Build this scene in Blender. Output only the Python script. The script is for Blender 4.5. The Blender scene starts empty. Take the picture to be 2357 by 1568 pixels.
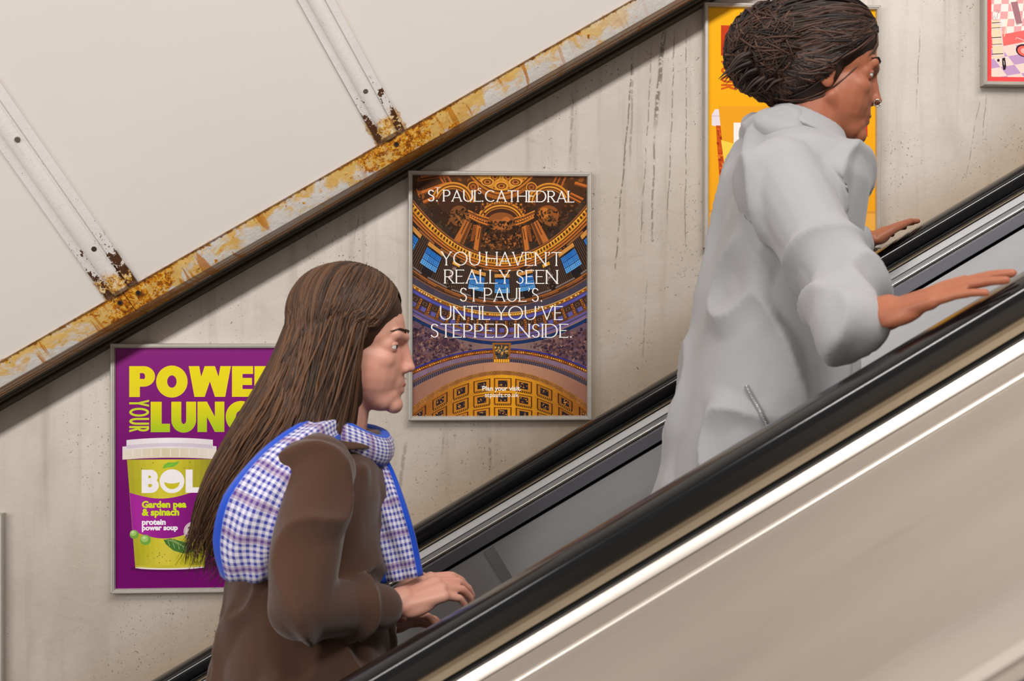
import bpy, bmesh, math, random
import numpy as np
from mathutils import Vector, Matrix, noise as mnoise

# ------------------------------------------------------------------ camera, world, lamps
SC = bpy.context.scene
COL = SC.collection
F_PX, PX0, PY0 = 3016.0, 1178.5, 829.0          # focal length and principal point, in pixels of a 2357 x 1568 frame
YAW = math.atan(F_PX / 45000.0)
AL = math.radians(30.36)                        # slope of the escalator
CAM = Vector((0.0, 0.0, 2.0))
SA, CA = math.sin(AL), math.cos(AL)

cam_d = bpy.data.cameras.new('camera')
cam_d.sensor_width = 36.0
cam_d.sensor_fit = 'HORIZONTAL'
cam_d.lens = 36.0 * F_PX / 2357.0
cam_d.shift_y = (PY0 - 784.0) / 2357.0
cam_d.clip_start = 0.05
cam_d.dof.use_dof = True
cam_d.dof.focus_distance = 3.02
cam_d.dof.aperture_fstop = 7.1
cam = bpy.data.objects.new('camera', cam_d)
COL.objects.link(cam)
cam.location = CAM
cam.rotation_euler = (math.pi / 2, 0.0, -YAW)
SC.camera = cam

SC.view_settings.view_transform = 'Standard'
SC.view_settings.look = 'None'
SC.view_settings.exposure = 0.0
SC.view_settings.gamma = 1.0
SC.view_settings.use_curve_mapping = False

wd = bpy.data.worlds.new('world')
SC.world = wd
wd.use_nodes = True
wd.node_tree.nodes['Background'].inputs[0].default_value = (1.0, 0.945, 0.885, 1)
wd.node_tree.nodes['Background'].inputs[1].default_value = 0.31

UAX = Vector((CA, 0, SA)); NAX = Vector((-SA, 0, CA)); YAX = Vector((0, 1, 0))

def frame_pt(u, Y, n):
    return CAM + UAX * u + YAX * Y + NAX * n

def strip_lamp(name, u, Y, n, tu, tY, tn, lu, lw, power, col):
    l = bpy.data.lights.new(name, 'AREA')
    l.shape = 'RECTANGLE'; l.size = lu; l.size_y = lw
    l.energy = power; l.color = col
    o = bpy.data.objects.new(name, l)
    COL.objects.link(o)
    p = frame_pt(u, Y, n); d = (frame_pt(tu, tY, tn) - p)
    d -= UAX * d.dot(UAX)
    z = -d.normalized(); x = UAX; y = z.cross(x)
    o.matrix_world = Matrix((x, y, z)).transposed().to_4x4()
    o.location = p
    return o

strip_lamp('tunnel_strip_lamp', 3.45, -0.8, 2.1, 0, 2.6, -0.1, 4.6, 0.28, 203, (1.0, 0.968, 0.935))
strip_lamp('tunnel_strip_lamp', -2.30, -0.8, 2.1, 0, 2.6, -0.1, 4.4, 0.28, 112, (1.0, 0.965, 0.93))

# ------------------------------------------------------------------ helpers
def ray(x, y):
    xc = (x - PX0) / F_PX; zc = (PY0 - y) / F_PX
    return Vector((xc * math.cos(YAW) + math.sin(YAW), -xc * math.sin(YAW) + math.cos(YAW), zc))

def at(x, y, Y):
    """point of the place, relative to the camera, seen at photo pixel x, y on the plane Y metres away"""
    r = ray(x, y)
    return r * (Y / r.y)

def un(x, y, Y):
    p = at(x, y, Y)
    return CA * p.x + SA * p.z, -SA * p.x + CA * p.z

def lin(c):
    return tuple(((v / 255.0) / 12.92 if v / 255.0 <= 0.04045 else ((v / 255.0 + 0.055) / 1.055) ** 2.4) for v in c[:3])

def tag(o, label=None, cat=None, group=None, kind=None):
    if label: o['label'] = label
    if cat: o['category'] = cat
    if group: o['group'] = group
    if kind: o['kind'] = kind
    return o

def empty(name, loc=(0, 0, 0), rot=(0, 0, 0)):
    o = bpy.data.objects.new(name, None)
    o.empty_display_size = 0.1
    COL.objects.link(o)
    o.location = loc; o.rotation_euler = rot
    return o

def incline_empty(name):
    return empty(name, CAM, (0, -AL, 0))

def link(name, me, mat=None, parent=None, smooth=None):
    o = bpy.data.objects.new(name, me)
    COL.objects.link(o)
    if mat is not None and len(me.materials) == 0:
        me.materials.append(mat)
    if parent is not None:
        o.parent = parent
    if smooth is not None and len(me.polygons):
        if smooth is True:
            me.polygons.foreach_set('use_smooth', [True] * len(me.polygons))
        else:
            sharp_shade(me, smooth)
    return o

def sharp_shade(me, deg):
    me.polygons.foreach_set('use_smooth', [True] * len(me.polygons))
    bm = bmesh.new(); bm.from_mesh(me)
    for e in bm.edges:
        if len(e.link_faces) == 2 and e.calc_face_angle(0) > math.radians(deg):
            e.smooth = False
    bm.to_mesh(me); bm.free()

class MB:
    """collects geometry and links it as ONE mesh object"""
    def __init__(s): s.v = []; s.f = []
    def add(s, vs, fs):
        k = len(s.v); s.v.extend([tuple(p) for p in vs]); s.f.extend([tuple(i + k for i in f) for f in fs])
    def box(s, lo, hi):
        x0, y0, z0 = lo; x1, y1, z1 = hi
        s.add([(x0,y0,z0),(x1,y0,z0),(x1,y1,z0),(x0,y1,z0),(x0,y0,z1),(x1,y0,z1),(x1,y1,z1),(x0,y1,z1)],
              [(0,3,2,1),(4,5,6,7),(0,1,5,4),(1,2,6,5),(2,3,7,6),(3,0,4,7)])
    def ext(s, prof, u0, u1, nseg=1):
        """closed profile of (Y, n) points run along u"""
        m = len(prof); base = []
        for k in range(nseg + 1):
            u = u0 + (u1 - u0) * k / nseg
            base += [(u, p[0], p[1]) for p in prof]
        fs = [(k*m+i, k*m+(i+1) % m, (k+1)*m+(i+1) % m, (k+1)*m+i) for k in range(nseg) for i in range(m)]
        fs.append(tuple(range(m))[::-1]); fs.append(tuple(nseg*m+i for i in range(m)))
        s.add(base, fs)
    def tube(s, pts, rads, seg=8, cap=True, squash=None):
        pts = [Vector(p) for p in pts]; n = len(pts); rings = []
        t = (pts[1] - pts[0]).normalized()
        a = t.orthogonal().normalized()
        for i in range(n):
            t2 = (pts[min(i+1, n-1)] - pts[max(i-1, 0)])
            t2 = t2.normalized() if t2.length > 1e-9 else t
            a = (a - t2 * a.dot(t2)); a = a.normalized() if a.length > 1e-6 else t2.orthogonal().normalized()
            b = t2.cross(a); t = t2
            r = rads[i] if not isinstance(rads, (int, float)) else rads
            rings.append([pts[i] + a * (r * math.cos(2*math.pi*j/seg)) + b * (r * math.sin(2*math.pi*j/seg)) for j in range(seg)])
        vs = [p for R in rings for p in R]
        fs = [(i*seg+j, i*seg+(j+1) % seg, (i+1)*seg+(j+1) % seg, (i+1)*seg+j) for i in range(n-1) for j in range(seg)]
        if cap:
            fs.append(tuple(range(seg))[::-1]); fs.append(tuple((n-1)*seg+j for j in range(seg)))
        s.add(vs, fs)
    def ell(s, c, r, rot=None, nu=20, nv=12):
        vs = []; fs = []
        c = Vector(c); M = rot if rot is not None else Matrix.Identity(3)
        for i in range(nv + 1):
            th = math.pi * i / nv
            for j in range(nu):
                ph = 2*math.pi*j/nu
                vs.append(c + M @ Vector((r[0]*math.sin(th)*math.cos(ph), r[1]*math.sin(th)*math.sin(ph), r[2]*math.cos(th))))
        for i in range(nv):
            for j in range(nu):
                fs.append((i*nu+j, (i+1)*nu+j, (i+1)*nu+(j+1) % nu, i*nu+(j+1) % nu))
        k = len(s.v)
        s.add(vs, fs)
    def cap(s, a, b, ra, rb, seg=16):
        """tapered capsule"""
        a = Vector(a); b = Vector(b); d = b - a; L = d.length
        t = d.normalized() if L > 1e-9 else Vector((0, 0, 1))
        pts = []; rs = []
        for k in range(5):
            q = math.pi/2 * (1 - k/4.0); pts.append(a - t*(ra*math.sin(q))); rs.append(max(1e-4, ra*math.cos(q)))
        for k in range(5):
            q = math.pi/2 * k/4.0; pts.append(b + t*(rb*math.sin(q))); rs.append(max(1e-4, rb*math.cos(q)))
        s.tube(pts, rs, seg)
    def loft(s, rings):
        """closed skin over rings of equal length"""
        m = len(rings[0]); n = len(rings)
        vs = [p for R in rings for p in R]
        fs = [(i*m+j, i*m+(j+1) % m, (i+1)*m+(j+1) % m, (i+1)*m+j) for i in range(n-1) for j in range(m)]
        fs.append(tuple(range(m))[::-1]); fs.append(tuple((n-1)*m+j for j in range(m)))
        s.add(vs, fs)
    def mesh(s, name):
        me = bpy.data.meshes.new(name)
        me.from_pydata(s.v, [], s.f); me.validate(); me.update()
        bm = bmesh.new(); bm.from_mesh(me)
        bmesh.ops.remove_doubles(bm, verts=bm.verts, dist=1e-6)
        bmesh.ops.recalc_face_normals(bm, faces=bm.faces)
        bm.to_mesh(me); bm.free()
        return me
    def build(s, name, mat=None, parent=None, smooth=None):
        return link(name, s.mesh(name), mat, parent, smooth)

def remeshed(mb, name, voxel, smooth_it=4, factor=0.5):
    """one continuous skin over the collected shapes"""
    me = mb.mesh(name + '_raw')
    o = bpy.data.objects.new(name + '_raw', me); COL.objects.link(o)
    m = o.modifiers.new('r', 'REMESH'); m.mode = 'VOXEL'; m.voxel_size = voxel; m.adaptivity = 0
    m2 = o.modifiers.new('s', 'SMOOTH'); m2.factor = factor; m2.iterations = smooth_it
    dg = bpy.context.evaluated_depsgraph_get()
    dg.update()
    out = bpy.data.meshes.new_from_object(o.evaluated_get(dg))
    out.name = name
    bpy.data.objects.remove(o); bpy.data.meshes.remove(me)
    return out

# ------------------------------------------------------------------ node material helpers
class NM:
    def __init__(s, name):
        s.m = bpy.data.materials.new(name); s.m.use_nodes = True
        s.nt = s.m.node_tree; s.b = s.nt.nodes['Principled BSDF']
        s.tc = s.nt.nodes.new('ShaderNodeTexCoord')
    def n(s, t, **kw):
        nd = s.nt.nodes.new(t)
        for k, v in kw.items(): setattr(nd, k, v)
        return nd
    def put(s, sock, v):
        if hasattr(v, 'is_output') or isinstance(v, bpy.types.NodeSocket): s.nt.links.new(v, sock)
        elif isinstance(v, tuple) and len(v) == 3 and sock.type == 'RGBA': sock.default_value = (*v, 1)
        else: sock.default_value = v
    def mapped(s, scale=(1, 1, 1), rot=(0, 0, 0), loc=(0, 0, 0)):
        m = s.n('ShaderNodeMapping'); s.nt.links.new(s.tc.outputs['Object'], m.inputs[0])
        m.inputs['Scale'].default_value = scale; m.inputs['Rotation'].default_value = rot; m.inputs['Location'].default_value = loc
        return m.outputs[0]
    def obj(s): return s.tc.outputs['Object']
    def noise(s, vec, scale, detail=4, rough=0.55, dist=0.0):
        t = s.n('ShaderNodeTexNoise'); s.nt.links.new(vec, t.inputs['Vector'])
        t.inputs['Scale'].default_value = scale; t.inputs['Detail'].default_value = detail
        t.inputs['Roughness'].default_value = rough; t.inputs['Distortion'].default_value = dist
        return t.outputs['Fac']
    def voro(s, vec, scale):
        t = s.n('ShaderNodeTexVoronoi'); s.nt.links.new(vec, t.inputs['Vector']); t.inputs['Scale'].default_value = scale
        return t.outputs['Distance']
    def ma(s, op, a, b=0.0, c=0.0, clamp=False):
        t = s.n('ShaderNodeMath', operation=op, use_clamp=clamp)
        s.put(t.inputs[0], a); s.put(t.inputs[1], b); s.put(t.inputs[2], c)
        return t.outputs[0]
    def step(s, v, lo, hi):
        """0 at lo, 1 at hi"""
        t = s.n('ShaderNodeMapRange', interpolation_type='SMOOTHSTEP')
        s.put(t.inputs[0], v); t.inputs[1].default_value = lo; t.inputs[2].default_value = hi
        return t.outputs[0]
    def mix(s, fac, a, b):
        t = s.n('ShaderNodeMix', data_type='RGBA')
        s.put(t.inputs[0], fac); s.put(t.inputs[6], a); s.put(t.inputs[7], b)
        return t.outputs[2]
    def sep(s, vec):
        t = s.n('ShaderNodeSeparateXYZ'); s.nt.links.new(vec, t.inputs[0]); return t.outputs
    def bump(s, h, strength=0.3, dist=0.002):
        t = s.n('ShaderNodeBump'); s.put(t.inputs['Height'], h)
        t.inputs['Strength'].default_value = strength; t.inputs['Distance'].default_value = dist
        s.nt.links.new(t.outputs[0], s.b.inputs['Normal'])
    def set(s, color=None, rough=None, metal=None, spec=None, coat=None, **kw):
        if color is not None: s.put(s.b.inputs['Base Color'], color)
        if rough is not None: s.put(s.b.inputs['Roughness'], rough)
        if metal is not None: s.put(s.b.inputs['Metallic'], metal)
        if spec is not None: s.put(s.b.inputs['Specular IOR Level'], spec)
        if coat is not None: s.put(s.b.inputs['Coat Weight'], coat)
        for k, v in kw.items(): s.put(s.b.inputs[k], v)
        return s.m

def simple(name, rgb, rough=0.5, metal=0.0, var=0.06, scale=30.0, spec=0.5):
    m = NM(name)
    f = m.noise(m.obj(), scale, 3)
    c = lin(rgb); a = tuple(x * (1 - var) for x in c); b = tuple(min(1, x * (1 + var)) for x in c)
    return m.set(m.mix(f, a, b), rough, metal, spec)

def brushed(name, rgb, rough=0.3, metal=1.0, var=0.12, bump=0.08, dirt=0.0, aniso=None):
    """metal brushed along the run of the escalator (local x)"""
    m = NM(name)
    v = m.mapped((2.5, 220, 220)); f = m.noise(v, 1.0, 3)
    v2 = m.mapped((1.2, 9, 9)); f2 = m.noise(v2, 1.0, 4)
    c = lin(rgb); a = tuple(x * (1 - var) for x in c); b = tuple(min(1, x * (1 + var)) for x in c)
    colr = m.mix(m.ma('MULTIPLY_ADD', f, 0.6, m.ma('MULTIPLY', f2, 0.4)), a, b)
    if dirt:
        d = m.step(m.noise(m.mapped((4, 14, 14)), 1.0, 6, 0.65), 0.52, 0.75)
        colr = m.mix(m.ma('MULTIPLY', d, dirt), colr, lin((96, 78, 60)))
    r = m.ma('MULTIPLY_ADD', f2, 0.14, rough - 0.07)
    m.bump(f, bump, 0.0006)
    if aniso:                                   # the grain spreads reflections across itself
        t = m.n('ShaderNodeCombineXYZ')
        for i in range(3): t.inputs[i].default_value = aniso[i]
        m.b.inputs['Anisotropic'].default_value = 0.85
        m.nt.links.new(t.outputs[0], m.b.inputs['Tangent'])
    return m.set(colr, r, metal)
# ------------------------------------------------------------------ materials of the place
W = 3.06
def wall_material():
    m = NM('stained_plaster')
    o = m.obj(); X, Y, Z = m.sep(o)[:3]
    big = m.noise(o, 1.3, 5, 0.6)
    mid = m.noise(m.mapped((5, 1, 2.2)), 1.0, 6, 0.65, 0.6)
    streak = m.noise(m.mapped((26, 1, 1.3)), 1.0, 4, 0.6)
    c = m.mix(m.step(big, 0.35, 0.68), lin((198, 190, 180)), lin((224, 217, 208)))
    c = m.mix(m.ma('MULTIPLY', m.step(mid, 0.42, 0.72), 0.55), c, lin((178, 164, 146)))
    c = m.mix(m.ma('MULTIPLY', m.step(streak, 0.50, 0.74), 0.38), c, lin((152, 140, 125)))
    c = m.mix(m.ma('MULTIPLY', m.step(m.noise(m.mapped((14, 1, 2.0), loc=(3, 0, 1)), 1.0, 3), 0.55, 0.78), 0.5), c, lin((226, 220, 212)))
    # brushed cleaning swirls
    sw = m.noise(m.mapped((3, 1, 9), rot=(0, 0.5, 0)), 1.0, 5, 0.7, 1.2)
    c = m.mix(m.ma('MULTIPLY', m.step(sw, 0.58, 0.75), 0.30), c, lin((140, 128, 112)))
    # brown grime along the escalator
    nn = m.ma('ADD', m.ma('MULTIPLY', X, -SA), m.ma('MULTIPLY', Z, CA))
    gr = m.ma('ADD', nn, m.ma('MULTIPLY', m.ma('SUBTRACT', mid, 0.5), 0.22))
    c = m.mix(m.ma('MULTIPLY', m.step(gr, -0.17, -0.34), 0.5), c, lin((176, 138, 92)))
    # general greyness, stronger towards the escalator and weaker uphill
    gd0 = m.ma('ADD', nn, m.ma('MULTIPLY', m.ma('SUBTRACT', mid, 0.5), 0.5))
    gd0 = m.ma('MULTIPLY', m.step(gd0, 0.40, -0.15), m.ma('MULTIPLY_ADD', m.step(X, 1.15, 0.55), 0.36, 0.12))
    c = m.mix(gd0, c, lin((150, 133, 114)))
    # darker band just below the moulding
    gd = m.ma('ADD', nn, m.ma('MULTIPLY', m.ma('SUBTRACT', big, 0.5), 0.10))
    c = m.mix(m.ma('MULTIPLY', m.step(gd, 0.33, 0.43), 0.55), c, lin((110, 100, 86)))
    # specks
    sp = m.noise(o, 190, 2, 0.5)
    spm = m.ma('MULTIPLY', m.step(sp, 0.66, 0.72), m.step(m.noise(o, 5.0, 3), 0.45, 0.62))
    c = m.mix(m.ma('MULTIPLY', spm, 0.75), c, lin((70, 58, 46)))
    # water runs
    wob = m.ma('MULTIPLY', m.ma('SUBTRACT', m.noise(m.mapped((1, 1, 16)), 1.0, 3), 0.5), 0.010)
    dots = m.noise(o, 95, 2)
    runs = [(1458, 115, 1414, 640, 2.6, .8), (1502, 92, 1473, 574, 2.2, .6), (1531, 60, 1506, 300, 7.5, .85), (1507, 300, 1500, 560, 3.5, .7),
            (1554, 70, 1536, 520, 2.2, .65), (1581, 57, 1577, 574, 2.2, .6), (1458, 115, 1450, 380, 4.0, .45), (1318, 200, 1312, 380, 4.0, .45),
            (1127, 985, 1128, 1090, 4.5, .55), (1022, 985, 1018, 1050, 4.0, .45), (1048, 985, 1046, 1030, 4.0, .4), (935, 1010, 905, 1230, 6.0, .5),
            (2118, 60, 2108, 260, 2.0, .45), (2258, 215, 2222, 420, 2.0, .45), (2270, 212, 2262, 330, 2.0, .5), (1490, 640, 1478, 850, 2.4, .4), (830, 480, 815, 560, 2.5, .5)]
    total = None
    for (xa, ya, xb, yb, wpx, amt) in runs:
        a = at(xa, ya, W); b = at(xb, yb, W); w = wpx * 0.00101
        sl = (b.x - a.x) / (b.z - a.z)
        cx = m.ma('MULTIPLY_ADD', Z, sl, a.x - sl * a.z)
        d = m.ma('ABSOLUTE', m.ma('SUBTRACT', m.ma('SUBTRACT', X, cx), wob))
        k = m.ma('MULTIPLY', m.step(d, w, w * 0.35), m.ma('MULTIPLY', m.step(Z, a.z + 0.004, a.z - 0.03), m.step(Z, b.z - 0.02, b.z + 0.05)))
        k = m.ma('MULTIPLY', k, amt)
        total = k if total is None else m.ma('MAXIMUM', total, k)
    total = m.ma('MULTIPLY', total, m.step(dots, 0.36, 0.52))
    c = m.mix(total, c, lin((112, 102, 90)))
    h = m.ma('ADD', m.ma('MULTIPLY', m.noise(o, 60, 6, 0.6), 0.6), m.ma('MULTIPLY', m.noise(o, 7, 3), 0.8))
    m.bump(h, 0.35, 0.006)
    return m.set(c, 0.62, 0, 0.35)

def vpanel(m):
    """distance above the lower edge of the ceiling panels, along u"""
    X, Y, Z = m.sep(m.obj())[:3]
    return X, m.ma('SUBTRACT', Z, 0.4535)

def pan(x, y, lift=0.0):
    """(u, Y, n) of a photo pixel on the leaning ceiling panels"""
    r = ray(x, y); rn = -SA * r.x + CA * r.z; ru = CA * r.x + SA * r.z
    t = (2.885 - lift + 0.463 * 0.4535) / (r.y + 0.463 * rn)
    return ru * t, r.y * t, rn * t

RIBS = [(pan(241, 543), pan(176, 590)), (pan(868, 330), pan(932, 300))]
UR1 = 0.5 * (pan(240, 690)[0] + pan(310, 640)[0]); UR2 = 0.5 * (pan(868, 330)[0] + pan(932, 300)[0])

def enamel_material():
    m = NM('cream_enamel')
    u, v = vpanel(m); o = m.obj()
    c = m.mix(m.noise(o, 1.6, 3), lin((225, 219, 212)), lin((232, 226, 220)))
    # thin yellow weeping
    yv = m.noise(m.mapped((7, 1, 1.2), rot=(0, 0.75, 0)), 1.0, 4, 0.6, 0.5)
    c = m.mix(m.ma('MULTIPLY', m.step(yv, 0.66, 0.80), 0.30), c, lin((236, 200, 140)))
    # rust bleeding out of the joints
    nz = m.noise(o, 60, 6, 0.72); nb = m.noise(o, 14, 4, 0.6)
    e = m.ma('ADD', v, m.ma('MULTIPLY', m.ma('SUBTRACT', nz, 0.5), 0.022))
    low = m.ma('MULTIPLY', m.step(e, 0.006, 0.002), m.step(nb, 0.46, 0.60))
    j = None
    for uj in (UR1, UR2):
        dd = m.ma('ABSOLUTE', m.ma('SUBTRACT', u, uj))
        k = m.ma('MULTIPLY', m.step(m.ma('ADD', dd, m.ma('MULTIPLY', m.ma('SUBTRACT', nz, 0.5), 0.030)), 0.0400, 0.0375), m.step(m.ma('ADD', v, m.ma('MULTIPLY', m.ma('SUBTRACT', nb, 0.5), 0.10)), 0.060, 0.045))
        ln = m.ma('MULTIPLY', m.step(dd, 0.0352, 0.0338), m.ma('MULTIPLY_ADD', m.step(v, 0.35, 0.05), 0.6, 0.35))  # dark seam beside each rib, its side shadow put into the colour
        j = k if j is None else m.ma('MAXIMUM', j, k)
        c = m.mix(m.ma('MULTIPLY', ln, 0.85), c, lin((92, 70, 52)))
    rust = m.ma('MAXIMUM', low, j)
    c = m.mix(m.ma('MULTIPLY', rust, 0.75), c, m.mix(m.step(m.noise(o, 110, 4, 0.7), 0.40, 0.62), lin((152, 84, 24)), lin((232, 184, 84))))
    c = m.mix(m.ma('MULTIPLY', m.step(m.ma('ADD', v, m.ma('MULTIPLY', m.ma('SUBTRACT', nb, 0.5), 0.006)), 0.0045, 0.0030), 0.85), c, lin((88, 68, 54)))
    sp = m.step(m.noise(o, 120, 2), 0.74, 0.79)
    c = m.mix(m.ma('MULTIPLY', sp, m.ma('MULTIPLY', m.step(m.noise(o, 3.3, 3), 0.5, 0.65), 0.5)), c, lin((120, 104, 84)))
    m.bump(m.noise(o, 5, 3), 0.12, 0.01)
    return m.set(c, 0.34, 0, 0.4)

def rib_material():
    m = NM('chipped_white_paint')
    u, v = vpanel(m); o = m.obj()
    c = m.mix(m.noise(o, 9, 4), lin((216, 210, 207)), lin((232, 228, 226)))
    grain = m.noise(m.mapped((60, 10, 6), rot=(0, 0, 0)), 1.0, 4, 0.65, 0.4)
    c = m.mix(m.ma('MULTIPLY', m.step(grain, 0.60, 0.72), 0.25), c, lin((170, 160, 150)))
    nz = m.noise(o, 62, 6, 0.66)
    du = m.ma('MINIMUM', m.ma('ABSOLUTE', m.ma('SUBTRACT', u, UR1)), m.ma('ABSOLUTE', m.ma('SUBTRACT', u, UR2)))
    edge = m.step(du, 0.008, 0.026)
    low = m.step(v, 0.24, 0.0)
    flake = m.ma('ADD', nz, m.ma('MULTIPLY', m.ma('POWER', low, 1.8), m.ma('MULTIPLY_ADD', edge, 0.24, 0.03)))
    fl2 = m.ma('ADD', m.noise(o, 210, 4, 0.6), m.ma('MULTIPLY', m.ma('MULTIPLY', low, edge), 0.14))
    dark = m.ma('MAXIMUM', m.step(flake, 0.700, 0.712), m.step(fl2, 0.715, 0.73))
    ramp = m.n('ShaderNodeValToRGB'); cr = ramp.color_ramp
    for k, (pos, col) in enumerate(((0.30, (66, 44, 28)), (0.42, (150, 92, 34)), (0.50, (224, 170, 74)), (0.57, (226, 206, 160)), (0.64, (228, 222, 216)))):
        el = cr.elements[k] if k < 2 else cr.elements.new(pos)
        el.position = pos; el.color = (*lin(col), 1)
    m.nt.links.new(m.noise(o, 95, 7, 0.78), ramp.inputs[0])
    foot = m.step(m.ma('ADD', v, m.ma('MULTIPLY', m.ma('SUBTRACT', nz, 0.5), 0.09)), 0.052, 0.028)
    c = m.mix(foot, c, ramp.outputs[0])
    c = m.mix(dark, c, m.mix(m.noise(o, 150, 2), lin((58, 36, 22)), lin((96, 58, 30))))
    c = m.mix(m.ma('MULTIPLY', m.step(m.ma('ADD', v, m.ma('MULTIPLY', m.ma('SUBTRACT', nz, 0.5), 0.012)), 0.010, 0.006), 0.85), c, m.mix(m.noise(o, 240, 3), lin((52, 38, 32)), lin((128, 96, 74))))
    m.bump(m.ma('ADD', nz, m.noise(o, 160, 2)), 0.35, 0.0015)
    return m.set(c, 0.36, 0, 0.45)

def rust_angle_material():
    m = NM('rusted_painted_angle')
    X, Y, Z = m.sep(m.obj())[:3]; o = m.obj()
    v = m.ma('DIVIDE', m.ma('SUBTRACT', Z, 0.411), 0.0425)
    c = m.mix(m.noise(o, 12, 5), lin((214, 208, 200)), lin((232, 227, 222)))
    nz = m.noise(o, 42, 6, 0.68); n2 = m.noise(m.mapped((16, 6, 26)), 1.0, 5, 0.7, 0.8)
    joint = None
    for uj, w in ((UR1 + 0.02, 0.20), (UR2 + 0.02, 0.24)):
        k = m.step(m.ma('ABSOLUTE', m.ma('SUBTRACT', X, uj)), w, 0.02)
        joint = k if joint is None else m.ma('MAXIMUM', joint, k)
    fade = m.step(X, 0.95, 0.62)
    # yellow stains, mostly along the upper edge
    ys = m.ma('ADD', n2, m.ma('ADD', m.ma('MULTIPLY', v, 0.17), m.ma('MULTIPLY', joint, 0.22)))
    ys = m.ma('MULTIPLY', m.step(ys, 0.535, 0.70), fade)
    c = m.mix(m.ma('MULTIPLY', ys, 0.92), c, m.mix(m.noise(o, 26, 4), lin((238, 208, 120)), lin((220, 150, 22))))
    # weeping runs that fall straight down
    rn = m.noise(m.mapped((44, 1, 5), rot=(0, AL, 0)), 1.0, 3, 0.5, 0.7)
    rz = m.ma('MULTIPLY', m.step(rn, 0.59, 0.63), m.step(m.noise(m.mapped((4, 1, 1)), 1.0, 2), 0.42, 0.56))
    c = m.mix(m.ma('MULTIPLY', rz, 0.85), c, m.mix(nz, lin((226, 150, 24)), lin((160, 84, 16))))
    # rust scabs: fine grained, thick at the joints and thin along the top edge
    ramp = m.n('ShaderNodeValToRGB'); cr = ramp.color_ramp
    for k, (pos, col) in enumerate(((0.34, (62, 40, 26)), (0.42, (138, 74, 22)), (0.49, (206, 122, 18)), (0.55, (240, 178, 40)), (0.61, (232, 204, 140)), (0.66, (222, 214, 206)))):
        el = cr.elements[k] if k < 2 else cr.elements.new(pos)
        el.position = pos; el.color = (*lin(col), 1)
    m.nt.links.new(m.noise(o, 85, 8, 0.80, 0.6), ramp.inputs[0])
    rs = m.ma('ADD', nz, m.ma('ADD', m.ma('MULTIPLY', m.step(v, 0.80, 1.0), 0.15), m.ma('MULTIPLY', m.ma('POWER', joint, 1.5), 0.24)))
    c = m.mix(m.step(rs, 0.63, 0.70), c, ramp.outputs[0])
    dk = m.ma('ADD', m.noise(o, 140, 4, 0.62), m.ma('ADD', m.ma('MULTIPLY', m.ma('POWER', joint, 2.0), 0.07), m.ma('MULTIPLY', v, 0.04)))
    c = m.mix(m.ma('MULTIPLY', m.step(dk, 0.715, 0.74), 0.9), c, lin((60, 40, 26)))
    c = m.mix(m.ma('MULTIPLY', m.step(m.ma('ADD', v, m.ma('MULTIPLY', m.ma('SUBTRACT', nz, 0.5), 0.3)), 0.93, 0.99), 0.8), c, lin((92, 60, 34)))
    # the shelf under the lip is stained in long lines
    under = m.step(Y, 2.903, 2.909)
    ln = m.noise(m.mapped((1.5, 60, 1)), 1.0, 5, 0.6, 0.3)
    c = m.mix(m.ma('MULTIPLY', under, m.ma('MULTIPLY', m.step(ln, 0.40, 0.58), 0.95)), c, m.mix(m.noise(o, 30, 3), lin((226, 146, 28)), lin((130, 74, 22))))
    m.bump(m.ma('ADD', m.ma('MULTIPLY', nz, 1.2), m.noise(o, 22, 3)), 0.5, 0.004)
    return m.set(c, 0.38, 0, 0.5)

def handrail_material():
    m = NM('black_rubber')
    f = m.noise(m.mapped((1.0, 150, 150)), 1.0, 2)
    c = m.mix(f, lin((10, 10, 11)), lin((17, 17, 19)))
    return m.set(c, m.ma('MULTIPLY_ADD', m.noise(m.mapped((1.5, 30, 30)), 1.0, 3), 0.08, 0.12), 0, 0.5)

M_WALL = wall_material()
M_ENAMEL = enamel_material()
M_RIB = rib_material()
M_ANGLE = rust_angle_material()
M_RUBBER = handrail_material()
M_DARKTRIM = brushed('dark_moulding', (86, 78, 66), 0.42, 0.55, 0.25, 0.1, 0.4)
M_GUIDE = brushed('worn_guide_metal', (172, 156, 134), 0.42, 0.7, 0.12, 0.06, 0.25)
M_DECK = brushed('beige_brushed_deck', (172, 161, 150), 0.46, 0.62, 0.08, 0.06, 0.10, (0, 1, 0))
M_EDGE = brushed('bright_edge_metal', (222, 212, 202), 0.34, 0.85, 0.05, 0.05, 0.12)
M_STEEL = brushed('inner_steel', (192, 191, 192), 0.40, 0.90, 0.10, 0.04, 0.06, tuple(NAX))
M_FASCIA = brushed('dark_polished_fascia', (122, 122, 130), 0.36, 0.85, 0.10, 0.05, 0.0, tuple(NAX))
M_GREYEDGE = brushed('grey_edge_metal', (186, 187, 190), 0.34, 0.85, 0.05, 0.05, 0.10)
M_BRIGHT = brushed('polished_bead', (238, 236, 232), 0.20, 1.0, 0.03, 0.03, 0.0)
M_GREYSTRIP = simple('grey_cover_strip', (112, 110, 110), 0.45, 0.3, 0.08)
M_BLACK = simple('black_void', (10, 9, 8), 0.9, 0, 0.1)
M_STEP = brushed('step_metal', (92, 90, 88), 0.45, 0.8, 0.2, 0.2, 0.3)
M_FRAME = simple('aged_silver_frame', (186, 181, 172), 0.42, 0.35, 0.14, 60)
M_SCREW = simple('screw_steel', (120, 110, 100), 0.4, 0.6, 0.2, 400)
M_HOLE = simple('rusty_screw_hole', (58, 44, 32), 0.8, 0, 0.3, 300)

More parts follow.
